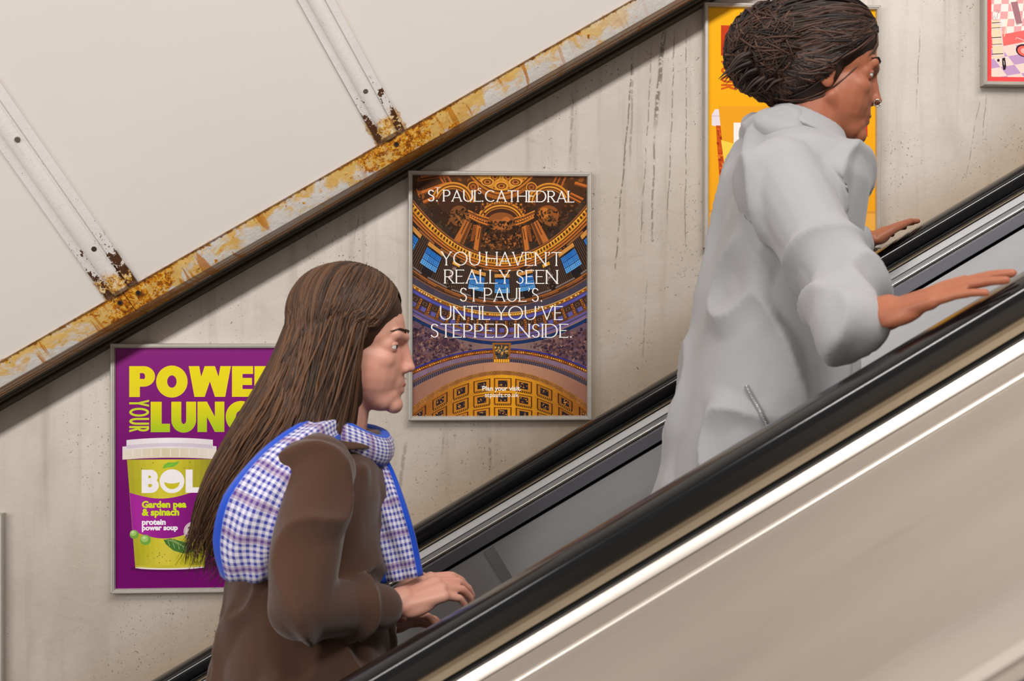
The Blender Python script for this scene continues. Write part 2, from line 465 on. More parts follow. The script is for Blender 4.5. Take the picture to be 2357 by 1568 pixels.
# ------------------------------------------------------------------ the setting
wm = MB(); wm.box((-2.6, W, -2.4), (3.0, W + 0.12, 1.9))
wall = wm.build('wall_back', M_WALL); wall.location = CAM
tag(wall, 'stained pale plaster wall behind the escalator, streaked with water runs', 'wall', kind='structure')

cm = MB()
e = (-0.420, 0.9075)
front = [(2.885, 0.4535), (2.885 - 0.463 * 1.15, 0.4535 + 1.15), (1.95, 2.02), (1.45, 2.28), (0.75, 2.45)]
back = [(0.75, 2.53), (1.50, 2.37), (2.04, 2.08), (2.885 - 0.463 * 1.15 + 0.06, 0.4535 + 1.18), (2.945, 0.4535)]
cm.ext(front + back, -2.4, 3.4)
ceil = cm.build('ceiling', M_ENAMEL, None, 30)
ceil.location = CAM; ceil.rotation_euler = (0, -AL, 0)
tag(ceil, 'cream enamelled ceiling panels leaning over the escalator', 'ceiling', kind='structure')

def rib(name, u0, w, label, screws):
    prof = [(0, 0.0), (0, 0.0045), (0.012, 0.0050), (0.016, 0.0062)]
    for k in range(9):                       # rounded bead along the left half
        a = math.pi * k / 8
        prof.append((0.030 - 0.014 * math.cos(a), 0.0062 + 0.0075 * math.sin(a)))
    prof += [(0.0455, 0.0055), (0.0475, 0.0035), (0.0485, 0.0035), (0.0495, 0.0075), (0.064, 0.0080), (0.0655, 0.0072), (0.0655, 0.0)]
    prof = [(p[0] * w / 0.0655, p[1]) for p in prof]
    m = MB(); rings = []
    for s in [0.006, 0.02, 0.05, 0.1, 0.2, 0.4, 0.7, 1.1]:
        b = (2.885 + e[0] * s, 0.4535 + e[1] * s)
        rings.append([(u0 + p[0], b[0] - 0.9075 * p[1], b[1] - 0.420 * p[1]) for p in prof])
    k = len(prof); vs = [q for R in rings for q in R]
    fs = [(i*k+j, i*k+j+1, (i+1)*k+j+1, (i+1)*k+j) for i in range(len(rings)-1) for j in range(k-1)]
    fs += [(i*k+k-1, i*k, (i+1)*k, (i+1)*k+k-1) for i in range(len(rings)-1)]
    fs += [tuple(range(k))[::-1], tuple((len(rings)-1)*k+j for j in range(k))]
    m.add(vs, fs)
    o = m.build(name, M_RIB, None, 28)
    o.location = CAM; o.rotation_euler = (0, -AL, 0)
    tag(o, label, 'trim', kind='structure')
    for (x, y, lift, missing) in screws:
        u, Y, n = pan(x, y, lift)
        sm = MB(); nr = Vector((0, -0.9075, -0.420)); c = Vector((u, Y, n))
        sm.tube([c + nr * -0.006, c + nr * 0.0022, c + nr * 0.0032, c + nr * 0.0033, c + nr * 0.0012, c + nr * 0.0010], [0.0058, 0.0058, 0.0048, 0.0030, 0.0026, 0.0001], 20)
        so = sm.build('screw', M_HOLE if missing else M_SCREW, o, 40)
        if missing: so['label'] = 'rusty dark screw head'
    return o

ua, ub = pan(868, 330)[0], pan(932, 300)[0]
u1a, u1b = pan(236, 676)[0], pan(306, 632)[0]
rib('trim_1', u1a, u1b - u1a, 'white painted rib over the purple poster, rust at its foot', [(40, 321, 0.014, False), (216, 573, 0.012, True)])
rib('trim_2', ua, ub - ua, 'white painted rib above the cathedral poster, flaking to brown at its foot', [(841, 210, 0.012, False)])

am = MB()
angle_prof = [(2.8765, 0.4555), (2.8985, 0.4135), (2.9005, 0.4112), (2.9035, 0.4108), (3.030, 0.4108), (3.030, 0.4165), (2.907, 0.4165), (2.886, 0.4575), (2.879, 0.4572)]
usplit = pan(296, 690)[0]
am.ext(angle_prof, -2.4, usplit - 0.0008, 10); am.ext(angle_prof, usplit + 0.0008, 3.4, 20)
ang = am.build('trim_3', M_ANGLE, None, 35)
ang.location = CAM; ang.rotation_euler = (0, -AL, 0)
tag(ang, 'white painted steel angle edging the ceiling, streaked yellow and rust brown', 'trim', kind='structure')
for (x, y) in ((318, 674), (276, 697), (912, 332)):
    r = ray(x, y); rn = -SA*r.x + CA*r.z; ru = CA*r.x + SA*r.z
    t = (2.8765 + 0.524 * 0.4555) / (r.y + 0.524 * rn)
    c = Vector((ru*t, r.y*t, rn*t)); nr = Vector((0, -0.886, -0.464)).normalized()
    sm = MB(); sm.tube([c - nr*0.004, c + nr*0.0016, c + nr*0.0016, c - nr*0.0004], [0.0055, 0.0055, 0.0032, 0.0002], 16)
    sm.build('screw', M_HOLE, ang, 40)['label'] = 'rusted screw head'

tm = MB()
tp = [(W + 0.01, 0.409), (3.046, 0.409)]
for k in range(7):
    a = math.pi * k / 6; tp.append((3.046 - 0.007 * math.sin(a), 0.4035 + 0.0048 * math.cos(a)))
tp += [(3.047, 0.3975)]
for k in range(7):
    a = math.pi * k / 6; tp.append((3.047 - 0.008 * math.sin(a), 0.3925 + 0.0045 * math.cos(a)))
tp += [(3.050, 0.3868), (W + 0.01, 0.3868)]
tm.ext(tp, -2.4, 3.0)
tr = tm.build('trim_4', M_DARKTRIM, None, 30)
tr.location = CAM; tr.rotation_euler = (0, -AL, 0)
tag(tr, 'dark double bead moulding along the top of the wall', 'trim', kind='structure')

# ------------------------------------------------------------------ the escalator
U0, U1 = -2.6, 3.4
def handrail_profile(cy, top, seam=None, hw=0.040, h=0.0495):
    pr = []
    N = 44; ex = 2.0 / 2.9
    for k in range(N):
        a = 2 * math.pi * k / N
        cx, sy = math.cos(a), math.sin(a)
        y = hw * math.copysign(abs(cx) ** ex, cx)
        z = (h / 2) * math.copysign(abs(sy) ** ex, sy)
        pr.append((cy + y, top - h / 2 + z))
    if seam:                                  # fine moulding seam on the side
        out = []
        for p in pr:
            out.append(p)
        pr = out
    return pr

esc = incline_empty('escalator')
tag(esc, 'escalator with black handrails and brushed steel sides carrying the two people', 'escalator')

def run(name, prof, mat, parent=esc, u0=U0, u1=U1, shade=28, label=None):
    m = MB(); m.ext(prof, u0, u1, 1)
    o = m.build(name, mat, parent, shade)
    if label: o['label'] = label
    return o

run('handrail', handrail_profile(1.732, -0.3095), M_RUBBER, label='black rubber handrail nearer the camera')
run('handrail', handrail_profile(2.952, -0.3095), M_RUBBER, label='black rubber handrail along the wall')
# near side
run('handrail_guide', [(1.709, -0.350), (1.709, -0.3722), (1.755, -0.3722), (1.755, -0.350)], M_GUIDE)
run('black_gap_fill', [(1.714, -0.370), (1.714, -0.55), (1.750, -0.55), (1.750, -0.370)], M_BLACK)  # black box set in the gap so its shade comes from colour
run('edge_trim', [(1.713, -0.3800), (1.7000, -0.3806), (1.6925, -0.3925), (1.6922, -0.3945), (1.6945, -0.3960), (1.6945, -0.41), (1.713, -0.41)], M_EDGE, label='bright metal bevel below the near handrail')
run('outer_edging', [(1.691, -0.3955), (1.6150, -0.3955), (1.6150, -0.4060), (1.691, -0.4060)], M_DECK)
run('edge_lip', [(1.6150, -0.3952), (1.6136, -0.3953), (1.6112, -0.3962), (1.6096, -0.3978), (1.6086, -0.4000), (1.6084, -0.4022), (1.6105, -0.4060), (1.6150, -0.4060)], M_EDGE, label='pale metal lip')
run('inner_decking', [(1.757, -0.376), (1.790, -0.392), (1.798, -0.420), (1.798, -0.430), (1.757, -0.430)], M_EDGE)
run('inner_panel', [(1.780, -0.430), (1.795, -0.430), (1.800, -1.55), (1.780, -1.55)], M_STEEL)
# far side, facing the camera
run('handrail_guide', [(2.929, -0.340), (2.929, -0.3620), (2.975, -0.3620), (2.975, -0.340)], M_GUIDE)
run('black_gap_fill', [(2.934, -0.360), (2.934, -0.60), (2.970, -0.60), (2.970, -0.360)], M_BLACK)  # black box behind the gaps, their shade given by its colour
run('inner_decking', [(2.940, -0.3640), (2.9215, -0.3642), (2.9125, -0.3768), (2.9125, -0.3780), (2.9155, -0.3786), (2.9115, -0.3794), (2.9110, -0.3858), (2.940, -0.3858)], M_GREYEDGE)
bp = [(2.935, -0.3862)]
for k in range(11):
    a = math.pi * k / 10; bp.append((2.911 - 0.0052 * math.sin(a), -0.3898 + 0.0036 * math.cos(a)))
bp += [(2.914, -0.3944), (2.9085, -0.3950), (2.9075, -0.3960), (2.9085, -0.3968), (2.935, -0.3968)]
run('bead_trim', bp, M_BRIGHT, label='polished steel bead')
run('inner_fascia', [(2.933, -0.3970), (2.9065, -0.3970), (2.9050, -0.3985), (2.9050, -0.4222), (2.9068, -0.4236), (2.933, -0.4236)], M_FASCIA, label='dark polished steel fascia')
run('inner_panel', [(2.914, -0.4318), (2.932, -0.4318), (2.932, -1.55), (2.909, -1.55)], M_STEEL)
uj = un(1110, 1262, 2.914)[0]; wj = un(1132, 1249, 2.914)[0] - uj
for k in (-1, 0, 1):
    run('cover_strip', [(2.9055, -0.434), (2.920, -0.434), (2.920, -1.2), (2.9015, -1.2)], M_GREYSTRIP, u0=uj + 1.85 * k, u1=uj + 1.85 * k + wj, label='grey joint strip')
# steps
def nose_z(x): return (-1.15 + SA * x) / CA
ST_D = 0.40; ST_H = ST_D * math.tan(AL)
ST_X0 = -0.36                                   # nose of the tread under the first passenger
def tread_z(i): return nose_z(ST_X0 + i * ST_D)
RINV = Matrix.Rotation(-AL, 3, 'Y').inverted()
for i in range(-4, 7):
    x0 = ST_X0 + i * ST_D; z0 = tread_z(i)
    m = MB()
    m.box((x0, 1.83, z0 - 0.022), (x0 + ST_D, 2.88, z0 - 0.012))
    for j in range(60):
        y = 1.835 + j * 0.0173
        m.box((x0, y, z0 - 0.013), (x0 + ST_D, y + 0.008, z0))
    m.box((x0, 1.83, z0 - ST_H - 0.01), (x0 + 0.02, 2.88, z0 - 0.012))
    m.v = [tuple(RINV @ Vector(p)) for p in m.v]
    m.build('step', M_STEP, esc)

deck = incline_empty('deck')
tag(deck, 'broad beige brushed metal decking between the black handrail and the lower corner', 'decking')
run('deck_panel', [(1.6055, -0.4012), (1.0340, -0.4012), (1.0340, -0.420), (1.6055, -0.420)], M_DECK, deck)
run('raised_edging', [(1.0338, -0.4012), (1.0330, -0.3985), (1.0300, -0.3982), (0.9860, -0.3990), (0.9850, -0.3968), (0.9300, -0.3972), (0.9215, -0.4030), (0.9200, -0.4120), (1.0338, -0.4200)], M_EDGE, deck, label='lighter raised edging strip')
run('lower_edging', [(0.9185, -0.4060), (0.8860, -0.4080), (0.8700, -0.4300), (0.9185, -0.4300)], M_DECK, deck)
hr2 = incline_empty('handrail')
o2 = MB(); o2.ext(handrail_profile(0.826, -0.383), U0, U1)
bpy.data.objects.remove(hr2)
hr2 = o2.build('handrail', M_RUBBER, None, 28); hr2.location = CAM; hr2.rotation_euler = (0, -AL, 0)
tag(hr2, 'black rubber handrail just showing in the lower right corner beyond the deck edge', 'handrail')
# ------------------------------------------------------------------ printed sheets: flat shapes in print colours
def arc(cx, cy, rx, ry, a0, a1, n=18):
    return [(cx + rx*math.cos(math.radians(a0 + (a1-a0)*k/n)), cy + ry*math.sin(math.radians(a0 + (a1-a0)*k/n))) for k in range(n+1)]

def bez(p0, p1, p2, p3, n=10):
    return [tuple((1-t)**3*a + 3*(1-t)**2*t*b + 3*(1-t)*t*t*c + t**3*d for a, b, c, d in zip(p0, p1, p2, p3)) for t in [k/n for k in range(n+1)]]

S_CURVE = bez((.93,.84),(.80,1.03),(.08,1.08),(.08,.745),8) + bez((.08,.745),(.08,.50),(.95,.56),(.95,.265),8)[1:] + bez((.95,.265),(.95,-.09),(.16,-.05),(.03,.17),8)[1:]
GLY = {  # character: (width / cap height, strokes over a unit box)
 'A': (.80, [[(0,0),(.5,1)], [(1,0),(.5,1)], [(.18,.32),(.82,.32)]]),
 'B': (.62, [[(0,0),(0,1)], [(0,1),(.5,1)] + arc(.5,.76,.40,.24,90,-90) + [(0,.52)], [(0,.52),(.52,.52)] + arc(.52,.26,.48,.26,90,-90) + [(0,0)]]),
 'C': (.84, [arc(.56,.5,.56,.5,48,312,26)]),
 'D': (.82, [[(0,0),(0,1)], [(0,1),(.42,1)] + arc(.42,.5,.58,.5,90,-90) + [(0,0)]]),
 'E': (.56, [[(0,0),(0,1)], [(0,1),(1,1)], [(0,.52),(.86,.52)], [(0,0),(1,0)]]),
 'H': (.80, [[(0,0),(0,1)], [(1,0),(1,1)], [(0,.51),(1,.51)]]),
 'I': (.10, [[(.5,0),(.5,1)]]),
 'L': (.54, [[(0,0),(0,1)], [(0,0),(1,0)]]),
 'N': (.80, [[(0,0),(0,1)], [(0,1),(1,0)], [(1,0),(1,1)]]),
 'O': (.98, [arc(.5,.5,.5,.5,0,360,36)]),
 'P': (.58, [[(0,0),(0,1)], [(0,1),(.45,1)] + arc(.45,.735,.55,.265,90,-90) + [(0,.47)]]),
 'R': (.64, [[(0,0),(0,1)], [(0,1),(.42,1)] + arc(.42,.74,.50,.26,90,-90) + [(0,.48)], [(.40,.48),(1,0)]]),
 'S': (.54, [S_CURVE]),
 'T': (.68, [[(.5,0),(.5,1)], [(0,1),(1,1)]]),
 'U': (.76, [[(0,1),(0,.38)] + arc(.5,.38,.5,.38,180,360,20) + [(1,.38),(1,1)]]),
 'V': (.76, [[(0,1),(.5,0)], [(1,1),(.5,0)]]),
 'W': (1.16, [[(0,1),(.26,0)], [(.5,1),(.26,0)], [(.5,1),(.74,0)], [(1,1),(.74,0)]]),
 'Y': (.72, [[(0,1),(.5,.44)], [(1,1),(.5,.44)], [(.5,0),(.5,.46)]]),
}

def clip_poly(p, axis, lim, keep_less):
    out = []; n = len(p)
    ins = (lambda q: q[axis] <= lim + 1e-9) if keep_less else (lambda q: q[axis] >= lim - 1e-9)
    for i in range(n):
        a, b = p[i], p[(i+1) % n]
        ia, ib = ins(a), ins(b)
        if ia: out.append(a)
        if ia != ib:
            t = (lim - a[axis]) / (b[axis] - a[axis])
            out.append((a[0] + t*(b[0]-a[0]), a[1] + t*(b[1]-a[1])))
    return out

def clip_box(p, x0, y0, x1, y1):
    for ax, lim, less in ((0, x1, True), (0, x0, False), (1, y1, True), (1, y0, False)):
        if len(p) < 3: return []
        p = clip_poly(p, ax, lim, less)
    return p if len(p) >= 3 else []

def stroke_polys(pts, tv, th, close=False):
    """quads along a polyline whose pen is tv wide on uprights and th wide on levels"""
    n = len(pts); nor = []
    for i in range(n):
        a = pts[max(i-1, 0)] if not close else pts[(i-1) % n if i else n-2]
        b = pts[min(i+1, n-1)] if not close else pts[(i+1) % n if i < n-1 else 1]
        if n > 2 and 0 < i < n-1: pass
        dx, dy = b[0]-a[0], b[1]-a[1]; L = math.hypot(dx, dy) or 1
        w = th + (tv - th) * abs(dy/L)
        nor.append((-dy/L*w/2, dx/L*w/2))
    return [[(pts[i][0]+nor[i][0], pts[i][1]+nor[i][1]), (pts[i+1][0]+nor[i+1][0], pts[i+1][1]+nor[i+1][1]),
             (pts[i+1][0]-nor[i+1][0], pts[i+1][1]-nor[i+1][1]), (pts[i][0]-nor[i][0], pts[i][1]-nor[i][1])] for i in range(n-1)]

def glyph(ch, tv, th, wmul=1.0, serif=0.0):
    """polygons of one letter, cap height 1, y up; returns (polys, width)"""
    if ch == '.':
        return [[(0.0 + tv*.62*(1+math.cos(a)), tv*.62*(1+math.sin(a))) for a in [2*math.pi*k/14 for k in range(14)]]], tv*1.3
    if ch == "'":
        return [[(.02,1.0),(.02+tv*1.2,1.0),(.02+tv*1.2,.90),(.02+tv*.4,.74),(.0,.74),(.02+tv*.5,.88)]], tv*1.4
    w, strokes = GLY[ch]
    w = max(w * wmul, tv)
    out = []
    for st in strokes:
        P = [(tv/2 + x*(w - tv), th/2 + y*(1 - th)) for x, y in st]
        if len(P) == 2:
            (ax, ay), (bx, by) = P
            dx, dy = bx-ax, by-ay; L = math.hypot(dx, dy)
            if abs(dy) > 1e-6:
                e0 = tv if st[0][1] in (0, 1) else 0; e1 = tv if st[1][1] in (0, 1) else 0
                P = [(ax - dx/L*e0, ay - dy/L*e0), (bx + dx/L*e1, by + dy/L*e1)]
                slant = abs(dy/L); pen = th + (tv-th)*slant
                if abs(dx) > 1e-6: pen = tv * (0.92 if (dx*dy < 0) else 0.74 if serif else 0.92)
                qs = stroke_polys(P, pen, pen)
            else:
                P = [(ax - (tv/2 if st[0][0] == 0 else 0), ay), (bx + (tv/2 if st[1][0] == 1 else 0), by)]
                qs = stroke_polys(P, th, th)
        else:
            if P[0] == P[-1]:
                qs = stroke_polys(P, tv, th, True)
            else:
                for end, nxt, s_ in ((0, 1, 0), (-1, -2, -1)):
                    (ax, ay), (bx, by) = P[end], P[nxt]
                    if abs(ax-bx) < 1e-6 and st[s_][1] in (0, 1): P[end] = (ax, ay + (th if st[s_][1] == 1 else -th))
                qs = stroke_polys(P, tv, th)
        for q in qs:
            c = clip_box(q, -.5, 0, 5, 1) if st is not S_CURVE and ch not in 'OC' else q
            if len(c) >= 3: out.append(c)
        if serif and len(P) >= 2:
            for end in (0, 1):
                sx, sy = st[0] if end == 0 else st[-1]
                if sy in (0, 1) and len(st) == 2 and abs(st[0][1]-st[1][1]) > .3 and not (ch in 'AVWN' and (sx in (.5, .26, .74))):
                    cx = tv/2 + sx*(w - tv); y0 = 0 if sy == 0 else 1; s = 1 if sy == 0 else -1
                    out.append([(cx - tv*serif, y0), (cx + tv*serif, y0), (cx + tv*.5, y0 + s*.085), (cx - tv*.5, y0 + s*.085)])
                elif sx == 1 and len(st) == 2 and st[0][1] == st[1][1] and ch in 'ELT':
                    y = th/2 + sy*(1-th); x = w
                    out.append([(x - .06, y - th/2), (x, y - th*1.35 if sy > .1 else y - th/2), (x, y + th*1.5 if sy < .9 else y + th/2), (x - .06, y + th/2)])
                    if ch == 'T': out.append([(.06, y - th/2), (0, y - th*1.35), (0, y + th/2), (.06, y + th/2)])
    return out, w

def _ring(cx, cy, rxo, ryo, rxi, ryi, a0, a1, n=22, cxi=None):
    cxi = cx if cxi is None else cxi
    o = arc(cx, cy, rxo, ryo, a0, a1, n); i = arc(cxi, cy, rxi, ryi, a0, a1, n)
    return [[o[k], o[k+1], i[k+1], i[k]] for k in range(n)]
def _box(x0, y0, x1, y1): return [(x0, y0), (x1, y0), (x1, y1), (x0, y1)]
HEAVY = {   # poster-weight capitals: (width, convex pieces)
 'P': (.85, [_box(0,0,.35,1), _box(.35,.775,.47,1), _box(.35,.335,.47,.585)] + _ring(.47,.6675,.38,.3325,.05,.0950,90,-90)),
 'O': (1.04, _ring(.52,.5,.52,.52,.155,.20,0,360,40)),
 'W': (1.40, [[(0,1),(.35,1),(.53,0),(.19,0)], [(.19,0),(.53,0),(.70,.5),(.70,1),(.53,1)], [(.70,1),(.70,.5),(.87,0),(1.21,0),(.87,1)], [(.87,0),(1.21,0),(1.40,1),(1.05,1)]]),
 'E': (.71, [_box(0,0,.35,1), _box(.35,.745,.70,1), _box(.35,.385,.665,.615), _box(.35,0,.71,.255)]),
 'R': (.92, [_box(0,0,.35,1), _box(.35,.775,.47,1), _box(.35,.335,.47,.585), [(.36,.335),(.60,.36),(.74,.42),(.92,0),(.53,0)]] + _ring(.47,.6675,.38,.3325,.05,.0950,90,-90)),
 'L': (.63, [_box(0,0,.36,1), _box(.36,0,.63,.275)]),
 'U': (.81, [_box(0,.40,.325,1), _box(.485,.40,.81,1)] + _ring(.405,.40,.405,.42,.080,.135,180,360)),
 'N': (.88, [_box(0,0,.31,1), _box(.57,0,.88,1), [(.31,1),(.31,.50),(.57,0),(.57,.50)]]),
 'C': (.93, _ring(.5,.5,.5,.52,.165,.20,38,322,34)),
 'H': (.88, [_box(0,0,.335,1), _box(.545,0,.88,1), _box(.335,.375,.545,.635)]),
}
class Art:
    """a printed sheet: convex polygons in sheet pixels (y down), each with a print colour and a layer"""
    def __init__(s, w=400.0, h=552.0): s.w, s.h = w, h; s.p = []; s.rnd = random.Random(7)
    def poly(s, pts, col, layer=1, clip=None):
        x0, y0, x1, y1 = clip or (0, 0, s.w, s.h)
        q = clip_box([tuple(p) for p in pts], max(0, x0), max(0, y0), min(s.w, x1), min(s.h, y1))
        if len(q) >= 3: s.p.append((q, col, layer))
    def rect(s, x0, y0, x1, y1, col, layer=1): s.poly([(x0,y0),(x1,y0),(x1,y1),(x0,y1)], col, layer)
    def ell(s, cx, cy, rx, ry, col, layer=1, n=24, rot=0.0, clip=None):
        c, d = math.cos(rot), math.sin(rot)
        s.poly([(cx + rx*math.cos(a)*c - ry*math.sin(a)*d, cy + rx*math.cos(a)*d + ry*math.sin(a)*c) for a in [2*math.pi*k/n for k in range(n)]], col, layer, clip)
    def line(s, pts, w, col, layer=1):
        for q in stroke_polys(pts, w, w): s.poly(q, col, layer)
    def blob(s, cx, cy, r, col, layer, squash=0.7):
        n = 9; ph = s.rnd.random()*6.28; rot = s.rnd.random()*3.14
        P = []
        for k in range(n):
            rr = r*(0.7 + 0.5*s.rnd.random()); a = ph + 2*math.pi*k/n
            x, y = rr*math.cos(a), rr*squash*math.sin(a)
            P.append((cx + x*math.cos(rot) - y*math.sin(rot), cy + x*math.sin(rot) + y*math.cos(rot)))
        s.poly(P, col, layer)
    def text(s, txt, x0, x1, yt, yb, tv, th, col, layer=8, wmul=1.0, gap=0.10, space=0.30, serif=0.0, rot=False, col2=None, heavy=False):
        """caps between x0 and x1, cap top yt, baseline yb; rot: reads downwards"""
        H = yb - yt if not rot else x1 - x0
        items = []; X = 0.0
        for ch in txt:
            if ch == ' ': X += space; continue
            g, w = HEAVY[ch][::-1] if heavy else glyph(ch, tv, th, wmul, serif); items.append((X, g, w))
            X += w + gap
        W_ = X - gap; span = (x1 - x0) if not rot else (yb - yt)
        k = span / W_
        if not rot: H = yb - yt
        for (gx, g, w) in items:
            for q in g:
                if not rot: P = [(x0 + (gx + p[0])*k, yb - p[1]*H) for p in q]
                else: P = [(x0 + p[1]*H, yt + (gx + p[0])*k) for p in q]
                if col2 and not rot:
                    cols = [tuple(a + (b-a)*min(1, max(0, (p[1]-yt)/(yb-yt))) for a, b in zip(col, col2)) for p in P]
                    s.p.append((P, cols, layer))
                else: s.poly(P, col, layer)
    def type(s, txt, x, yb, width, col, layer=8, bold=0.0, height=None):
        """small lower-case lettering set in the built-in type"""
        cu = bpy.data.curves.new('t', 'FONT'); cu.body = txt; cu.size = 1.0; cu.offset = bold; cu.resolution_u = 3
        o = bpy.data.objects.new('t', cu); COL.objects.link(o)
        dg = bpy.context.evaluated_depsgraph_get(); dg.update()
        me = bpy.data.meshes.new_from_object(o.evaluated_get(dg))
        xs = [v.co.x for v in me.vertices]; k = width / (max(xs) - min(xs)); m0 = min(xs)
        ky = k if height is None else height
        for f in me.polygons:
            s.poly([(x + (me.vertices[i].co.x - m0)*k, yb - me.vertices[i].co.y*ky) for i in f.vertices], col, layer)
        bpy.data.objects.remove(o); bpy.data.curves.remove(cu); bpy.data.meshes.remove(me)
    def stacked(s):
        """every shape lies just above the shapes it overlaps, like layers of ink"""
        cell = 12.0; grid = {}; out = []
        def axes(q):
            r = []
            for i in range(len(q)):
                dx, dy = q[(i+1) % len(q)][0]-q[i][0], q[(i+1) % len(q)][1]-q[i][1]; L = math.hypot(dx, dy)
                if L > 1e-6: r.append((-dy/L, dx/L))
            return r
        for (q, col, layer) in s.p:
            bx0 = min(p[0] for p in q); bx1 = max(p[0] for p in q); by0 = min(p[1] for p in q); by1 = max(p[1] for p in q)
            lev = 0; seen = set(); cells = [(i, j) for i in range(int(bx0//cell), int(bx1//cell)+1) for j in range(int(by0//cell), int(by1//cell)+1)]
            aq = None
            for c in cells:
                for e in grid.get(c, ()):
                    if e[0] <= lev or e[1] in seen: continue
                    seen.add(e[1])
                    r, rb = e[2], e[3]
                    if rb[0] > bx1-.01 or rb[1] < bx0+.01 or rb[2] > by1-.01 or rb[3] < by0+.01: continue
                    if aq is None: aq = axes(q)
                    sepd = False
                    for (ax, ay) in aq + e[4]:
                        pa = [p[0]*ax+p[1]*ay for p in q]; pb = [p[0]*ax+p[1]*ay for p in r]
                        if min(pa) > max(pb)-.02 or min(pb) > max(pa)-.02: sepd = True; break
                    if not sepd: lev = max(lev, e[0])
            e = (lev + 1, len(out), q, (bx0, bx1, by0, by1), aq or axes(q))
            for c in cells: grid.setdefault(c, []).append(e)
            out.append((q, col, lev + 1))
        return out
    def build(s, name, root, iw, ih, b):
        kx, kz = iw / s.w, ih / s.h
        vs, fs, cs = [], [], []
        s.p.sort(key=lambda t: t[2])
        for (q, col, lev) in s.stacked():
            k = len(vs); y = -0.0145 - lev * 2.5e-5
            vs += [(-iw/2 + p[0]*kx, y, b + ih - p[1]*kz) for p in q]
            ar = sum(q[i][0]*q[(i+1) % len(q)][1] - q[(i+1) % len(q)][0]*q[i][1] for i in range(len(q)))
            idx = list(range(k, k+len(q)))
            cl = list(col) if isinstance(col, list) else [col]*len(q)
            if ar < 0: idx.reverse(); cl.reverse()
            idx.reverse(); cl.reverse()
            fs.append(tuple(idx)); cs += [(*lin(c), 1.0) for c in cl]
        k = len(vs)                                   # the board behind the print
        x0, x1, z0, z1, ya, yb2 = -iw/2, iw/2, b, b+ih, -0.0144, -0.009
        vs += [(x0,ya,z0),(x1,ya,z0),(x1,ya,z1),(x0,ya,z1),(x0,yb2,z0),(x1,yb2,z0),(x1,yb2,z1),(x0,yb2,z1)]
        bf = [(0,1,2,3),(7,6,5,4),(4,5,1,0),(6,7,3,2),(5,6,2,1),(7,4,0,3)]
        fs += [tuple(i+k for i in f) for f in bf]; cs += [(*lin((90, 86, 80)), 1.0)]*24
        me = bpy.data.meshes.new(name)
        me.from_pydata(vs, [], fs)
        at_ = me.color_attributes.new('print', 'FLOAT_COLOR', 'CORNER')
        at_.data.foreach_set('color', np.array(cs, dtype=np.float32).ravel())
        return link(name, me, M_PRINT, root)

def print_material():
    m = NM('printed_paper')
    a = m.n('ShaderNodeAttribute'); a.attribute_name = 'print'
    f = m.noise(m.obj(), 90, 3)
    c = m.mix(m.ma('MULTIPLY', f, 0.10), a.outputs['Color'], (0.02, 0.02, 0.02))
    return m.set(c, 0.30, 0, 0.16)
M_PRINT = print_material()
# ------------------------------------------------------------------ framed posters
def framed(label, X0, X1, Z0, Z1, art=None, sheet_mat=None, sheet_label=None):
    root = empty('framed_poster', CAM + Vector(((X0 + X1) / 2, W, Z0)))
    tag(root, label, 'poster', 'framed advertisements along the escalator wall')
    cx = (X0 + X1) / 2; w = X1 - X0; h = Z1 - Z0; b = 0.0112
    prof = [(0, 0.0), (0, 0.0205), (0.0022, 0.0245), (0.0060, 0.0245), (0.0068, 0.0228), (0.0090, 0.0228), (b, 0.0180), (b, 0.0)]
    m = MB()
    corners = [(-w/2, 0, 1, 1), (w/2, 0, -1, 1), (w/2, h, -1, -1), (-w/2, h, 1, -1)]
    k = len(prof)
    for i in range(4):
        g = 0.00025
        a = corners[i]; c = corners[(i + 1) % 4]
        dx, dz = c[0] - a[0], c[1] - a[1]; L = math.hypot(dx, dz); dx, dz = dx/L*g, dz/L*g
        ra = [(a[0] + a[2]*p[0] + dx, -p[1], a[1] + a[3]*p[0] + dz) for p in prof]
        rc = [(c[0] + c[2]*p[0] - dx, -p[1], c[1] + c[3]*p[0] - dz) for p in prof]
        m.add(ra + rc, [(j, (j+1) % k, k+(j+1) % k, k+j) for j in range(k)] + [tuple(range(k))[::-1], tuple(range(k, 2*k))])
    m.build('frame', M_FRAME, root, 20)
    iw, ih = w - 2*b, h - 2*b
    if art is None:
        s = MB(); s.box((-iw/2, -0.0145, b), (iw/2, -0.010, b + ih))
        s.build('poster_sheet', sheet_mat, root)
    else:
        art.build('poster_sheet', root, iw, ih, b)
    return root
M_PLAIN = simple('plain_sheet', (120, 110, 100), 0.4)
P_CEN = (-0.0375, 0.3905, -0.1408, 0.4390)
P_PUR = (-0.7140, -0.2860, -0.5330, 0.0380)
P_ORA = (0.6560, 1.0800, 0.2640, 0.8410)
P_RED = (1.3290, 1.7570, 0.6545, 1.2345)
P_LEF = (-1.3800, -0.9530, -0.9290, -0.3480)
# ------------------------------------------------------------------ poster artwork
def lerp(a, b, t): return tuple(x + (y - x)*t for x, y in zip(a, b)) if isinstance(a, (tuple, list)) else a + (b - a)*t
def table(tb, v):
    if v <= tb[0][0]: return tb[0][1]
    for (a, x), (b, y) in zip(tb, tb[1:]):
        if v <= b: return x + (y - x)*(v - a)/(b - a)
    return tb[-1][1]

